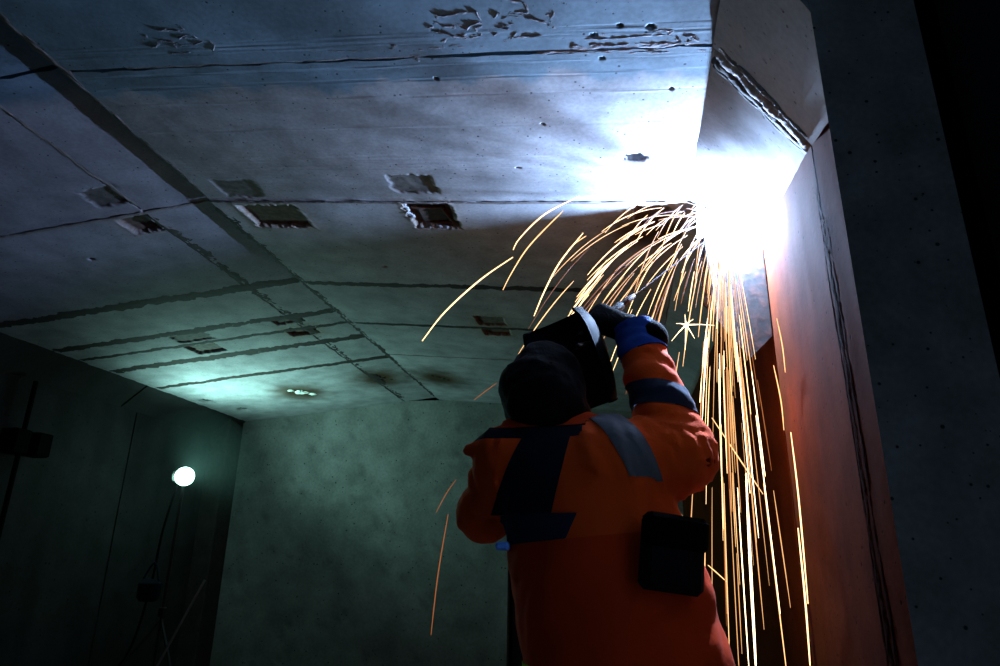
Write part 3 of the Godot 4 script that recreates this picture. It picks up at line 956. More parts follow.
# ------------------------------------------------------------------------------------------------
# the welder
# ------------------------------------------------------------------------------------------------
# a distance field on a grid, filled bone by bone and meshed as surface nets
class Field:
	var o: Vector3
	var cell: float
	var nx: int
	var ny: int
	var nz: int
	var g := PackedFloat32Array()
	var best := PackedFloat32Array()
	var id := PackedByteArray()
	var bones := []
	func _init(lo: Vector3, hi: Vector3, c: float) -> void:
		o = lo
		cell = c
		nx = int((hi.x - lo.x) / c) + 2
		ny = int((hi.y - lo.y) / c) + 2
		nz = int((hi.z - lo.z) / c) + 2
		g.resize(nx * ny * nz)
		g.fill(1.0)
		best.resize(nx * ny * nz)
		best.fill(9.0)
		id.resize(nx * ny * nz)
	# tapered capsule; kz > 1 flattens it along z
	func cap(a: Vector3, b: Vector3, ra: float, rb: float, k := 0.03, kz := 1.0) -> void:
		var bone := bones.size()
		bones.append((b - a).normalized())
		var pad := maxf(ra, rb) + k + cell * 3.0
		var lo := (a.min(b) - Vector3.ONE * pad - o) / cell
		var hi := (a.max(b) + Vector3.ONE * pad - o) / cell
		var i0 := clampi(int(lo.x), 0, nx - 1)
		var i1 := clampi(int(hi.x) + 1, 0, nx - 1)
		var j0 := clampi(int(lo.y), 0, ny - 1)
		var j1 := clampi(int(hi.y) + 1, 0, ny - 1)
		var k0 := clampi(int(lo.z), 0, nz - 1)
		var k1 := clampi(int(hi.z) + 1, 0, nz - 1)
		var ab := b - a
		ab.z *= kz
		var l2 := maxf(ab.length_squared(), 1e-9)
		for z in range(k0, k1 + 1):
			for y in range(j0, j1 + 1):
				var at := (z * ny + y) * nx
				for x in range(i0, i1 + 1):
					var p := Vector3(o.x + x * cell - a.x, o.y + y * cell - a.y, (o.z + z * cell - a.z) * kz)
					var t := clampf(p.dot(ab) / l2, 0.0, 1.0)
					var d := (p - ab * t).length() - (ra + (rb - ra) * t)
					var q := at + x
					if d < best[q]:
						best[q] = d
						id[q] = bone
					var h := g[q]
					var e := k - absf(h - d)
					g[q] = minf(h, d) - (e * e * 0.25 / k if e > 0.0 else 0.0)
	# f(point, bone direction, bone number) is taken from the field near the surface
	func displace(f: Callable) -> void:
		for z in nz:
			for y in ny:
				var at := (z * ny + y) * nx
				for x in nx:
					if absf(g[at + x]) < 0.026:
						g[at + x] -= f.call(o + Vector3(x, y, z) * cell, bones[id[at + x]], id[at + x])
	# {v, idx, bone}
	func surface() -> Dictionary:
		var v := PackedVector3Array()
		var idx := PackedInt32Array()
		var bone := PackedByteArray()
		var slot := PackedInt32Array()
		slot.resize(nx * ny * nz)
		slot.fill(-1)
		var sx := 1
		var sy := nx
		var sz := nx * ny
		var active := PackedInt32Array()
		for z in nz - 1:
			for y in ny - 1:
				var at := (z * ny + y) * nx
				for x in nx - 1:
					var q := at + x
					if absf(g[q]) > cell * 2.2: continue
					var c := [g[q], g[q + 1], g[q + sy], g[q + sy + 1], g[q + sz], g[q + sz + 1], g[q + sz + sy], g[q + sz + sy + 1]]
					var inside := 0
					for w in c:
						if w < 0.0: inside += 1
					if inside == 0 or inside == 8: continue
					var sum := Vector3.ZERO
					var n := 0
					for e in EDGES:
						var a: float = c[e[0]]
						var b: float = c[e[1]]
						if (a < 0.0) != (b < 0.0):
							sum += CORNER[e[0]].lerp(CORNER[e[1]], a / (a - b))
							n += 1
					slot[q] = v.size()
					active.append(q)
					bone.append(id[q])
					v.append(o + (Vector3(x, y, z) + sum / n) * cell)
		for q in active:
			var here := g[q] < 0.0
			for e in 3:
				var s: int = [sx, sy, sz][e]
				var a: int = [sy, sz, sx][e]
				var b: int = [sz, sx, sy][e]
				if q - a - b < 0: continue
				if (g[q + s] < 0.0) == here: continue
				var c0 := slot[q - a - b]
				var c1 := slot[q - b]
				var c2 := slot[q]
				var c3 := slot[q - a]
				if c0 < 0 or c1 < 0 or c3 < 0: continue
				if here: idx.append_array(PackedInt32Array([c0, c3, c2, c0, c2, c1]))
				else: idx.append_array(PackedInt32Array([c0, c1, c2, c0, c2, c3]))
		return {"v": v, "idx": idx, "bone": bone}
	const CORNER := [Vector3(0, 0, 0), Vector3(1, 0, 0), Vector3(0, 1, 0), Vector3(1, 1, 0), Vector3(0, 0, 1), Vector3(1, 0, 1), Vector3(0, 1, 1), Vector3(1, 1, 1)]
	const EDGES := [[0, 1], [2, 3], [4, 5], [6, 7], [0, 2], [1, 3], [4, 6], [5, 7], [0, 4], [1, 5], [2, 6], [3, 7]]

# triangles with normals, each [p0, p1, p2, n0, n1, n2, bone], to be cut by planes
func soup(s: Dictionary) -> Array:
	var v: PackedVector3Array = s.v
	var idx: PackedInt32Array = s.idx
	var m := mesh_of(v, idx)
	var n: PackedVector3Array = m.surface_get_arrays(0)[Mesh.ARRAY_NORMAL]
	var out := []
	for t in range(0, idx.size(), 3):
		var a := idx[t]
		var b := idx[t + 1]
		var c := idx[t + 2]
		out.append([v[a], v[b], v[c], n[a], n[b], n[c], s.bone[a]])
	return out

# [those on the side of n, the others]; triangles that straddle are cut
func cut(tris: Array, n: Vector3, d: float) -> Array:
	var yes := []
	var no := []
	for t in tris:
		var h := [n.dot(t[0]) - d, n.dot(t[1]) - d, n.dot(t[2]) - d]
		if h[0] >= 0.0 and h[1] >= 0.0 and h[2] >= 0.0: yes.append(t)
		elif h[0] < 0.0 and h[1] < 0.0 and h[2] < 0.0: no.append(t)
		else:
			var up := []
			var dn := []
			for i in 3:
				var j := (i + 1) % 3
				(up if h[i] >= 0.0 else dn).append([t[i], t[i + 3]])
				if (h[i] >= 0.0) != (h[j] >= 0.0):
					var q: float = h[i] / (h[i] - h[j])
					var e := [t[i].lerp(t[j], q), t[i + 3].lerp(t[j + 3], q).normalized()]
					up.append(e)
					dn.append(e)
			for k in range(1, up.size() - 1): yes.append([up[0][0], up[k][0], up[k + 1][0], up[0][1], up[k][1], up[k + 1][1], t[6]])
			for k in range(1, dn.size() - 1): no.append([dn[0][0], dn[k][0], dn[k + 1][0], dn[0][1], dn[k][1], dn[k + 1][1], t[6]])
	return [yes, no]

func of_bones(tris: Array, which: Array) -> Array:
	var yes := []
	var no := []
	for t in tris: (yes if t[6] in which else no).append(t)
	return [yes, no]

func cloth_mesh(tris: Array, lift := 0.0) -> ArrayMesh:
	var v := PackedVector3Array()
	var n := PackedVector3Array()
	for t in tris:
		for k in 3:
			v.append(t[k] + t[k + 3] * lift)
			n.append(t[k + 3])
	var ar := []
	ar.resize(Mesh.ARRAY_MAX)
	ar[Mesh.ARRAY_VERTEX] = v
	ar[Mesh.ARRAY_NORMAL] = n
	var m := ArrayMesh.new()
	if v.size(): m.add_surface_from_arrays(Mesh.PRIMITIVE_TRIANGLES, ar)
	return m

func field_mesh(f: Field) -> ArrayMesh:
	var s := f.surface()
	return mesh_of(s.v, s.idx)

const SH_R := Vector3(-0.02, 1.292, -1.825)
const EL_R := Vector3(0.165, 1.318, -1.88)
const WR_R := Vector3(0.066, 1.694, -1.94)
const SH_L := Vector3(-0.305, 1.300, -1.855)
const EL_L := Vector3(-0.380, 1.165, -1.93)
const WR_L := Vector3(-0.235, 1.330, -2.10)
const KNUCKLE := Vector3(-0.048, 1.762, -1.975)

func folds(p: Vector3, along: Vector3, bone: int) -> float:
	if bone <= 3:      # torso: long drapes that pull from the raised arm down to the left hip
		var q := p.rotated(Vector3(0, 0, 1), 0.5)
		return 0.020 * (absf(noise.get_noise_3d(q.x * 5.0, q.y * 2.0, q.z * 5.0)) - 0.25) + 0.004 * fine.get_noise_3d(q.x * 12.0, q.y * 6.0, q.z * 12.0)
	var a := p.dot(along)
	var r := p - along * a
	return 0.019 * (absf(noise.get_noise_3d(r.x * 4.0 + a * 7.0, r.y * 4.0 + a * 7.0, r.z * 4.0 + bone)) - 0.22) + 0.004 * fine.get_noise_3d(r.x * 8.0, a * 22.0, r.z * 8.0)

func build_person() -> void:
	var base := Vector3(0.0, 0, -1.85)
	var t := thing("person", base, "person seen from behind in orange work suit and dark hood, right arm raised to weld", "person")
	# --- the body: one surface from head to ankles, with hands of five fingers
	var bd := Field.new(Vector3(-0.52, 0.03, -2.22), Vector3(0.34, 1.72, -1.66), 0.015)
	bd.cap(Vector3(0.0, 0.84, -1.85), Vector3(-0.05, 1.02, -1.86), 0.13, 0.12, 0.05, 1.4)
	bd.cap(Vector3(-0.05, 1.02, -1.86), Vector3(-0.115, 1.22, -1.86), 0.125, 0.14, 0.05, 1.4)
	bd.cap(SH_L + Vector3(0.02, 0.01, 0), SH_R + Vector3(-0.02, 0.01, 0), 0.06, 0.06, 0.06)
	bd.cap(Vector3(-0.155, 1.33, -1.86), Vector3(-0.172, 1.45, -1.885), 0.062, 0.052, 0.04)
	for s in [[SH_R, EL_R, WR_R], [SH_L, EL_L, WR_L]]:
		bd.cap(s[0], s[1], 0.055, 0.044, 0.03)
		bd.cap(s[1], s[2], 0.044, 0.030, 0.02)
	for s in [-1.0, 1.0]:
		bd.cap(Vector3(0.01 + s * 0.085, 0.80, -1.85), Vector3(0.01 + s * 0.10, 0.45, -1.83), 0.085, 0.058, 0.03)
		bd.cap(Vector3(0.01 + s * 0.10, 0.45, -1.83), Vector3(0.01 + s * 0.105, 0.08, -1.81), 0.058, 0.04, 0.02)
	var b1 := bd.surface()
	var hd := Field.new(Vector3(-0.33, 1.37, -2.02), Vector3(-0.03, 1.67, -1.74), 0.006)
	var hc := Vector3(-0.185, 1.535, -1.875)
	var look := Vector3(0.62, 0.25, -0.75).normalized()
	var side := look.cross(Vector3.UP).normalized()
	var up := side.cross(look)
	hd.cap(hc - look * 0.025 + up * 0.02, hc + look * 0.02 + up * 0.01, 0.082, 0.072, 0.03)
	hd.cap(hc + look * 0.03 - up * 0.04, hc + look * 0.055 - up * 0.075, 0.055, 0.03, 0.03)
	hd.cap(hc - up * 0.06, Vector3(-0.172, 1.40, -1.88), 0.052, 0.055, 0.03)
	hd.cap(hc + look * 0.088 + up * 0.012, hc + look * 0.112 - up * 0.022, 0.009, 0.014, 0.012)      # nose
	hd.cap(hc + look * 0.082 - up * 0.052 - side * 0.02, hc + look * 0.082 - up * 0.052 + side * 0.02, 0.008, 0.008, 0.006)   # lips
	for s in [-1.0, 1.0]:
		hd.cap(hc + side * 0.03 * s + look * 0.072 + up * 0.030, hc + side * 0.045 * s + look * 0.066 + up * 0.030, 0.012, 0.010, 0.01)   # brows
		hd.cap(hc + side * 0.070 * s + up * 0.015, hc + side * 0.072 * s - up * 0.025, 0.016, 0.010, 0.008)   # ears
	var b2 := hd.surface()
	var hands := [hand_field(WR_R, KNUCKLE, Vector3(-0.115, -0.46, -0.86).normalized(), 0.0, 1.0).surface(), hand_field(WR_L, Vector3(-0.165, 1.39, -2.155), Vector3(0.5, 0.2, 0.8).normalized(), 0.0, -1.0).surface()]
	var v := PackedVector3Array()
	var idx := PackedInt32Array()
	for s in [b1, b2, hands[0], hands[1]]:
		var o := v.size()
		v.append_array(s.v)
		for i in s.idx: idx.append(i + o)
	put("body", mesh_of(v, idx), M.skin, t, -base)
	# --- jacket: one surface, cut along straight seams into its coloured panels
	var j := Field.new(Vector3(-0.56, 0.74, -2.20), Vector3(0.34, 1.76, -1.60), 0.0085)
	j.cap(Vector3(0.005, 0.77, -1.85), Vector3(-0.035, 0.98, -1.86), 0.262, 0.238, 0.05, 1.55)      # 0
	j.cap(Vector3(-0.035, 0.98, -1.86), Vector3(-0.09, 1.18, -1.86), 0.235, 0.225, 0.06, 1.5)        # 1
	j.cap(Vector3(-0.27, 1.295, -1.86), Vector3(-0.04, 1.30, -1.845), 0.10, 0.10, 0.06, 1.0)         # 2
	j.cap(Vector3(-0.26, 1.385, -1.87), Vector3(-0.10, 1.388, -1.865), 0.045, 0.05, 0.03, 0.8)       # 3 collar roll
	j.cap(SH_R, EL_R, 0.112, 0.098, 0.05)      # 4
	j.cap(EL_R, WR_R, 0.098, 0.060, 0.035)     # 5
	j.cap(SH_L, EL_L, 0.088, 0.070, 0.04)      # 6
	j.cap(EL_L, WR_L, 0.078, 0.055, 0.03)      # 7
	j.cap(SH_L + Vector3(-0.04, 0.03, 0.03), SH_L + Vector3(-0.105, 0.030, 0.03), 0.055, 0.016, 0.03)   # 8 peaked shoulder seam
	j.displace(folds)
	var tris := soup(j.surface())
	tris = cut(tris, Vector3.UP, 0.775)[0]
	var fore := of_bones(tris, [5])
	var dir5 := (WR_R - EL_R).normalized()
	var e0 := dir5.dot(EL_R)
	var band_axis := dir5.rotated(Vector3(0, 0, 1), -0.4)
	var q := cut(fore[0], dir5, e0 + 0.315)
	put("sleeve_cuff", cloth_mesh(cut(q[0], dir5, dir5.dot(WR_R) + 0.018)[1], 0.004), M.cuff, t, -base)
	var eb := band_axis.dot(EL_R)
	var q2 := cut(q[1], band_axis, eb + 0.185)
	var q3 := cut(q2[1], band_axis, eb + 0.115)
	put("reflective_band", cloth_mesh(q3[0], 0.003), M.navy_band, t, -base)
	var orange: Array = q2[0] + q3[1]
	var upper := of_bones(fore[1], [4])
	var dir4 := (EL_R - SH_R).normalized().rotated(Vector3(0, 0, 1), 0.3)
	var s0 := dir4.dot(SH_R)
	var u1 := cut(upper[0], dir4, s0 + 0.078)
	var u2 := cut(u1[1], dir4, s0 - 0.008)
	put("reflective_band", cloth_mesh(u2[0], 0.003), M.stripe, t, -base)
	orange += u1[0] + u2[1]
	# torso and left sleeve share their yoke seams
	var torso: Array = upper[1]
	var c1 := cut(torso, Vector3.UP, 1.385)
	put("collar", cloth_mesh(c1[0], 0.002), M.orange_dark, t, -base)
	var c2 := cut(c1[1], Vector3.UP, 1.352)
	put("navy_panel", cloth_mesh(c2[0]), M.navy, t, -base)
	var c3 := cut(c2[1], Vector3.UP, 1.155)
	var w1 := cut(c3[0], Vector3(0.9, -0.42, 0), Vector3(0.9, -0.42, 0).dot(Vector3(-0.30, 1.25, 0)))
	var w2 := cut(w1[0], Vector3(0.97, -0.24, 0), Vector3(0.97, -0.24, 0).dot(Vector3(-0.145, 1.25, 0)))
	put("navy_panel", cloth_mesh(w2[1], 0.001), M.navy, t, -base)
	orange += w1[1] + w2[0]
	var sleeve := of_bones(c3[1], [6, 7, 8])
	orange += sleeve[0]
	var c4 := cut(sleeve[1], Vector3(-0.10, 1, 0), 1.107)
	var b4 := cut(c4[0], Vector3(0.9, -0.42, 0), 0.9 * -0.12 - 0.42 * 1.12)
	put("reflective_band", cloth_mesh(b4[1], 0.002), M.navy_band, t, -base)
	orange += b4[0]
	put("jacket", cloth_mesh(orange), M.orange, t, -base)
	var c5 := cut(c4[1], Vector3.UP, 0.80)
	put("jacket_skirt", cloth_mesh(c5[0]), M.orange_dark, t, -base)
	var c6 := cut(c5[1], Vector3(-1, 0, 0), 0.19)
	put("lime_hem", cloth_mesh(c6[0], 0.004), M.lime, t, -base)
	put("jacket_hem", cloth_mesh(c6[1]), M.orange_dark, t, -base)
	# small blue tab on the side seam and the black tool pouch on the right hip
	put("side_tab", box_mesh(Vector3(-0.302, 1.075, -1.80), Vector3(0.035, 0.022, 0.05), 0.006), M.cuff_bright, t, -base)
	var pb := Basis(Vector3(0, 1, 0), 0.35) * Basis(Vector3(0, 0, 1), -0.12)
	var pc := Vector3(0.118, 1.06, -1.70)
	var po := put("tool_pouch", box_mesh(pc, Vector3(0.15, 0.17, 0.055), 0.014, pb), M.hood, t, -base)
	put("pouch_flap", box_mesh(pc + pb * Vector3(0, 0.05, 0.012), Vector3(0.156, 0.08, 0.05), 0.012, pb), M.glove, po)
	# --- trousers and boots
	var tr := Field.new(Vector3(-0.30, 0.08, -2.06), Vector3(0.32, 0.90, -1.64), 0.014)
	tr.cap(Vector3(-0.08, 0.80, -1.85), Vector3(0.10, 0.80, -1.85), 0.13, 0.13, 0.04, 1.1)
	for s in [-1.0, 1.0]:
		tr.cap(Vector3(0.01 + s * 0.09, 0.78, -1.85), Vector3(0.01 + s * 0.105, 0.45, -1.83), 0.12, 0.092, 0.04)
		tr.cap(Vector3(0.01 + s * 0.105, 0.45, -1.83), Vector3(0.01 + s * 0.11, 0.13, -1.81), 0.092, 0.085, 0.02)
	tr.displace(folds)
	put("trousers", field_mesh(tr), M.orange_dark, t, -base)
	for s in [-1.0, 1.0]:
		var bf := Field.new(Vector3(0.01 + s * 0.11 - 0.09, -0.01, -2.10), Vector3(0.01 + s * 0.11 + 0.09, 0.24, -1.70), 0.01)
		bf.cap(Vector3(0.01 + s * 0.11, 0.06, -1.80), Vector3(0.01 + s * 0.12, 0.048, -1.99), 0.055, 0.045, 0.03)
		bf.cap(Vector3(0.01 + s * 0.11, 0.07, -1.81), Vector3(0.01 + s * 0.11, 0.20, -1.81), 0.055, 0.056, 0.03)
		var bs := bf.surface()
		for i in bs.v.size(): bs.v[i].y = maxf(bs.v[i].y, 0.004)
		put("boot", mesh_of(bs.v, bs.idx), M.rubber, t, -base)
	# --- hood, mask, gloves
	var hf := Field.new(Vector3(-0.38, 1.34, -2.06), Vector3(0.02, 1.70, -1.68), 0.0075)
	hf.cap(Vector3(-0.205, 1.505, -1.865), Vector3(-0.195, 1.535, -1.88), 0.126, 0.105, 0.03)
	hf.cap(Vector3(-0.185, 1.46, -1.87), Vector3(-0.17, 1.43, -1.87), 0.115, 0.10, 0.03)
	hf.cap(Vector3(-0.215, 1.585, -1.85), Vector3(-0.15, 1.58, -1.94), 0.05, 0.05, 0.05)
	hf.displace(func(p: Vector3, _a: Vector3, _b: int) -> float: return 0.008 * noise.get_noise_3d(p.x * 9.0, p.y * 14.0, p.z * 9.0) + 0.003 * fine.get_noise_3d(p.x * 30.0, p.y * 30.0, p.z * 30.0))
	put("hood", field_mesh(hf), M.hood, t, -base)
	build_mask(t, -base, hc + look * 0.075 + up * 0.055, look)
	var gl := hand_field(WR_R, KNUCKLE, Vector3(-0.115, -0.46, -0.86).normalized(), 0.014, 1.0)
	put("glove", field_mesh(gl), M.glove, t, -base)
	var gl2 := hand_field(WR_L, Vector3(-0.165, 1.39, -2.155), Vector3(0.5, 0.2, 0.8).normalized(), 0.012, -1.0)
	put("glove", field_mesh(gl2), M.glove, t, -base)

# a hand closed round a handle: palm, four fingers of their own lengths with two bends, and a thumb; swell fattens it into a glove
func hand_field(wrist: Vector3, knuckle: Vector3, palm: Vector3, swell: float, handed: float) -> Field:
	var along := (knuckle - wrist).normalized()
	var n := (palm - along * palm.dot(along)).normalized()
	var across := n.cross(along) * handed
	var f := Field.new(wrist.min(knuckle) - Vector3.ONE * 0.095, wrist.max(knuckle) + Vector3.ONE * 0.095, 0.0042)
	f.cap(wrist - along * 0.02, wrist + along * 0.02, 0.027 + swell * 1.6, 0.028 + swell, 0.02)
	for k in 4:
		f.cap(wrist + along * 0.02 + across * (0.012 - 0.008 * k), knuckle + across * (0.031 - 0.0205 * k), 0.019 + swell, 0.0125 + swell, 0.012)
	var bend := [[0.040, 0.027, 0.020], [0.044, 0.030, 0.022], [0.041, 0.028, 0.021], [0.032, 0.021, 0.018]]
	for k in 4:
		var p := knuckle + across * (0.032 - 0.0215 * k)
		var d1 := (along * 0.55 + n * 0.85).normalized()
		var d2 := (along * -0.55 + n * 0.75).normalized()
		var d3 := (along * -0.95 - n * 0.15).normalized()
		var r := (0.0098 if k < 3 else 0.0085) + swell * 0.55
		var p1: Vector3 = p + d1 * bend[k][0]
		var p2: Vector3 = p1 + d2 * bend[k][1]
		var p3: Vector3 = p2 + d3 * bend[k][2]
		f.cap(p, p1, r + 0.001, r, 0.004)
		f.cap(p1, p2, r, r * 0.95, 0.004)
		f.cap(p2, p3, r * 0.95, r * 0.82, 0.004)
	# the thumb leaves the side of the palm near its base and closes over the handle
	var b := wrist + along * 0.035 + across * 0.026
	var t1 := b + along * 0.018 + across * 0.026 + n * 0.022
	var t2 := t1 + along * 0.022 + n * 0.024
	var t3 := t2 + along * 0.010 - across * 0.012 + n * 0.014
	f.cap(b, t1, 0.016 + swell, 0.012 + swell * 0.7, 0.01)
	f.cap(t1, t2, 0.012 + swell * 0.6, 0.0105 + swell * 0.6, 0.004)
	f.cap(t2, t3, 0.0105 + swell * 0.6, 0.0085 + swell * 0.6, 0.004)
	if swell > 0.0: f.cap(wrist - along * 0.05, wrist + along * 0.01, 0.055, 0.036, 0.02)      # gauntlet
	return f

# curved welding mask: a shell that bulges forwards, with a window, a rim and a headband
func build_mask(t: Node3D, off: Vector3, c: Vector3, look: Vector3) -> void:
	var z := look.rotated(Vector3(1, 0, 0), 0.22).normalized()
	var x := z.cross(Vector3(-0.12, 1.0, 0.0)).normalized()
	var y := x.cross(z)
	var at := func(a: float, h: float, r: float) -> Vector3:
		var wide := r * (1.0 - 0.16 * pow(maxf(-h, 0.0) / 0.15, 2.0))
		return c + x * sin(a) * wide * 0.98 + z * (cos(a) * wide * 1.05 - 0.018) + y * h
	for side in 2:
		var v := PackedVector3Array()
		var idx := PackedInt32Array()
		var r: float = [0.142, 0.137][side]
		for j in 13:
			var h := lerpf(-0.16, 0.125, j / 12.0)
			for i in 25:
				v.append(at.call(lerpf(-1.45, 1.45, i / 24.0), h, r - 0.02 * pow(maxf(h - 0.06, 0.0) / 0.065, 2.0)))
		for j in 12:
			for i in 24:
				var a := j * 25 + i
				idx.append_array(PackedInt32Array([a, a + 25, a + 1, a + 1, a + 25, a + 26]))
		var outward := (v[idx[2]] - v[idx[0]]).cross(v[idx[1]] - v[idx[0]]).dot(v[idx[0]] - c) > 0.0
		if outward != (side == 0): idx.reverse()
		put(["mask_shell", "mask_lining"][side], mesh_of(v, idx), [M.mask, M.mask_inside][side], t, off)
	var rim := PackedVector3Array()
	for i in 25: rim.append(at.call(lerpf(-1.45, 1.45, i / 24.0), 0.125, 0.1195))
	for j in 12: rim.append(at.call(1.45, lerpf(0.125, -0.16, (j + 1) / 12.0), 0.1395 - 0.02 * pow(maxf(lerpf(0.125, -0.16, (j + 1) / 12.0) - 0.06, 0.0) / 0.065, 2.0)))
	for i in 24: rim.append(at.call(lerpf(1.45, -1.45, (i + 1) / 24.0), -0.16, 0.1395))
	for j in 12: rim.append(at.call(-1.45, lerpf(-0.16, 0.125, (j + 1) / 12.0), 0.1395 - 0.02 * pow(maxf(lerpf(-0.16, 0.125, (j + 1) / 12.0) - 0.06, 0.0) / 0.065, 2.0)))
	var rr := PackedFloat32Array()
	rr.resize(rim.size())
	rr.fill(0.0045)
	put("mask_rim", tube(rim, rr, 6), M.mask, t, off)
	var win := Flat.new()
	win.box(c + z * 0.136 + y * 0.03, Vector3(0.115, 0.10, 0.018), Basis(x, y, z), 0.005)
	var w := put("viewing_window", win.mesh(), M.black, t, off)
	win = Flat.new()
	win.box(c + z * 0.147 + y * 0.03, Vector3(0.095, 0.045, 0.004), Basis(x, y, z), 0.001)
	put("dark_glass", win.mesh(), M.black, w)
	var band := PackedVector3Array()
	for i in 17:
		var a := lerpf(-2.9, 1.6, i / 16.0)
		band.append(c - look * 0.045 + x * sin(a) * 0.118 + z * cos(a) * 0.118 + y * 0.01)
	var br := PackedFloat32Array()
	br.resize(band.size())
	br.fill(0.008)
	put("headband", tube(band, br, 6), M.black, t, off)

func build_holder() -> void:
	var along := (KNUCKLE - WR_R).normalized()
	var palm := Vector3(-0.115, -0.46, -0.86).normalized()
	var n := (palm - along * palm.dot(along)).normalized()
	var grip := KNUCKLE + along * 0.004 + n * 0.036
	var d := (ARC - grip).normalized()
	var tip := ARC - d * 0.03
	var t := thing("electrode_holder", grip, "black electrode holder with thin welding rod, gripped in the raised glove", "electrode holder")
	put("handle", tube(PackedVector3Array([-d * 0.075, -d * 0.06, d * 0.06, d * 0.13]), PackedFloat32Array([0.009, 0.0135, 0.0135, 0.017])), M.black, t)
	put("jaw", tube(PackedVector3Array([d * 0.125, d * 0.17, d * 0.20]), PackedFloat32Array([0.014, 0.012, 0.008])), M.copper, t)
	put("welding_rod", rod(d * 0.18, tip - grip, 0.002, 8), M.steel, t)
	var a := grip - d * 0.07
	tag(put("welding_cable", cable([a, a - d * 0.06 + Vector3(0, -0.02, -0.03), Vector3(-0.13, 1.40, -2.22), Vector3(-0.10, 0.8, -2.28), Vector3(-0.05, 0.25, -2.3), Vector3(0.0, 0.016, -2.5), Vector3(-0.5, 0.016, -3.2), Vector3(-1.4, 0.016, -3.4)], 0.010), M.rubber), "black welding cable hanging from the electrode holder to the floor before the welder", "cable")

const LONE := [
	[[Vector3(-0.093, 2.232, -2.045), Vector3(-0.214, 2.171, -2.044), Vector3(-0.302, 2.092, -2.056), Vector3(-0.327, 2.052, -2.065)], 0.0024, 2, "long spark arcing below the ceiling joint, topmost lone streak left of the arc"],
	[[Vector3(-0.149, 2.158, -2.007), Vector3(-0.263, 2.047, -2.024), Vector3(-0.326, 1.960, -2.043), Vector3(-0.359, 1.902, -2.057)], 0.0022, 1, "curved spark just under the topmost lone streak, left of the arc"],
	[[Vector3(-0.314, 1.986, -1.982), Vector3(-0.424, 1.913, -1.988), Vector3(-0.542, 1.811, -2.001), Vector3(-0.620, 1.719, -2.019)], 0.0026, 2, "long bright spark flying farthest left, high above the welder's left shoulder"],
	[[Vector3(-0.083, 2.065, -1.996), Vector3(-0.162, 1.973, -2.014), Vector3(-0.214, 1.885, -2.034), Vector3(-0.253, 1.803, -2.055)], 0.0024, 2, "curved spark ending just above the left rim of the welding mask"],
	[[Vector3(-0.074, 2.061, -2.010), Vector3(-0.121, 2.029, -2.013), Vector3(-0.156, 1.984, -2.022)], 0.0018, 1, "short spark branching from the streak above the welding mask"],
	[[Vector3(-0.532, 1.173, -2.113), Vector3(-0.571, 0.991, -2.168), Vector3(-0.600, 0.811, -2.224)], 0.0018, 4, "faint long spark falling beside the welder's left elbow, lowest at the left"],
	[[Vector3(-0.516, 1.281, -2.133), Vector3(-0.549, 1.237, -2.141), Vector3(-0.583, 1.179, -2.155)], 0.0012, 4, "very faint short spark just left of the left sleeve"],
	[[Vector3(-0.382, 1.592, -2.104), Vector3(-0.419, 1.566, -2.106), Vector3(-0.459, 1.537, -2.109)], 0.0013, 4, "short dim orange spark left of the dark hood"],
	[[Vector3(0.397, 1.311, -2.231), Vector3(0.399, 1.052, -2.320), Vector3(0.404, 0.730, -2.430)], 0.0042, 3, "thickest and brightest falling spark, long streak right of the tool pouch"],
	[[Vector3(0.500, 1.759, -2.049), Vector3(0.514, 1.681, -2.080), Vector3(0.520, 1.602, -2.108)], 0.0016, 1, "short curved spark in front of the lit wall, highest of those right of the shower"],
	[[Vector3(0.484, 1.621, -2.090), Vector3(0.502, 1.520, -2.128), Vector3(0.508, 1.432, -2.159)], 0.0018, 1, "curved spark in front of the lit wall, halfway down beside the shower"],
	[[Vector3(0.490, 1.399, -2.007), Vector3(0.505, 1.216, -2.072), Vector3(0.520, 0.936, -2.171)], 0.0022, 2, "long straight spark in front of the brown wall, farthest right of all"],
	[[Vector3(0.486, 1.138, -2.039), Vector3(0.498, 0.949, -2.106), Vector3(0.505, 0.770, -2.169)], 0.0024, 2, "long low spark in front of the brown wall, lowest at the right"],
	[[Vector3(0.298, 1.474, -2.158), Vector3(0.380, 1.350, -2.215), Vector3(0.447, 1.249, -2.261)], 0.0019, 1, "slanting spark that bounces away from the raised elbow to the right"],
	[[Vector3(0.164, 1.199, -2.121), Vector3(0.190, 1.168, -2.136), Vector3(0.227, 1.131, -2.155)], 0.0015, 1, "short slanting spark right above the tool pouch"],
	[[Vector3(0.255, 1.035, -2.193), Vector3(0.281, 1.013, -2.205), Vector3(0.309, 0.988, -2.218)], 0.0016, 1, "short slanting spark right of the jacket, below the tool pouch"]]

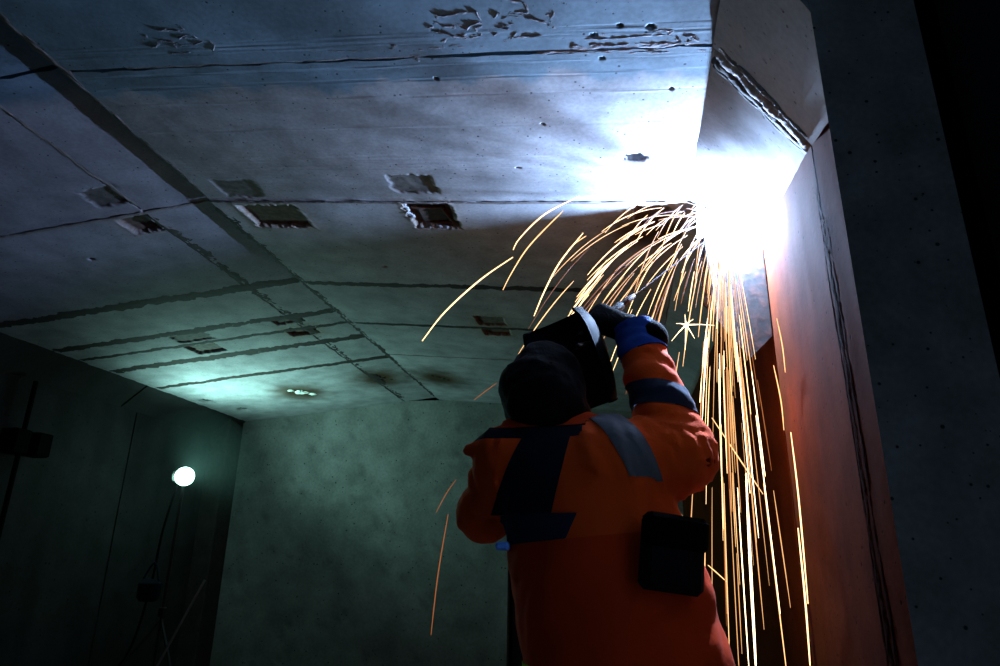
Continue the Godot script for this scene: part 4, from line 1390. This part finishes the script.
func build_sparks() -> void:
	for s in LONE: shard(s[0], s[1], s[2], s[3])
	var r := RandomNumberGenerator.new()
	r.seed = 41
	for k in 110:      # thrown to the left in arcs
		var a := r.randf()
		var v := Vector3(-lerpf(0.35, 2.3, pow(a, 1.2)), r.randf_range(-0.7, 1.25) + 0.25 * a, r.randf_range(0.02, 0.7))
		var t0 := 0.03 + 0.25 * r.randf()
		var dt := r.randf_range(0.05, 0.14)
		spark(v, t0, t0 + dt, r.randf_range(0.0011, 0.0021), [0, 1, 1, 2, 2, 4][r.randi() % 6], "thin orange spark curving leftwards from the arc above the raised glove", "sparks arcing left from the arc")
	for k in 130:     # falling below the arc
		var v := Vector3(clampf(r.randfn(-0.30, 0.27), -0.85, 0.12), r.randf_range(-1.9, 0.1), r.randf_range(0.04, 0.55))
		var t0 := 0.03 + 0.35 * pow(r.randf(), 1.5)
		var dt := r.randf_range(0.05, 0.15)
		spark(v, t0, t0 + dt, r.randf_range(0.0008, 0.0017), [0, 0, 1, 1, 2, 3, 4][r.randi() % 7], "thin spark falling in the dense shower below the arc beside the lit wall", "sparks falling below the arc")
	for k in 26:      # close round the arc
		var v := Vector3(r.randf_range(-1.2, 0.12), r.randf_range(-1.5, 0.6), r.randf_range(0.05, 0.8))
		var t0 := r.randf_range(0.015, 0.05)
		spark(v, t0, t0 + r.randf_range(0.03, 0.07), r.randf_range(0.0012, 0.002), [2, 2, 3][r.randi() % 3], "short bright spark close under the white glare of the arc", "sparks close to the arc")
	omni(self, "spark_light", Vector3(0.36, 1.5, -2.2), Color(1.0, 0.55, 0.20), 0.14, 0.12)
	var star := Vector3(0.234, 1.767, -2.101)
	for k in 7:       # a drop that bursts beside the raised forearm
		var a := TAU * k / 7.0 + r.randf_range(-0.3, 0.3)
		var d := Vector3(cos(a), sin(a), r.randf_range(-0.3, 0.3)).normalized()
		var l := r.randf_range(0.015, 0.06) * (1.5 if d.y < 0.0 else 0.8)
		var p := PackedVector3Array([Vector3.ZERO, d * l * 0.5 + Vector3(0, -0.002, 0), d * l + Vector3(0, -0.008, 0)])
		tag(put("glowing_spark", tube(p, PackedFloat32Array([0.0022, 0.0010, 0.0004]), 5), M.sparks[3], self, star + d * 0.003), "tiny spark of the star-shaped burst right of the blue cuff", "spark", "sparks of the burst beside the cuff")
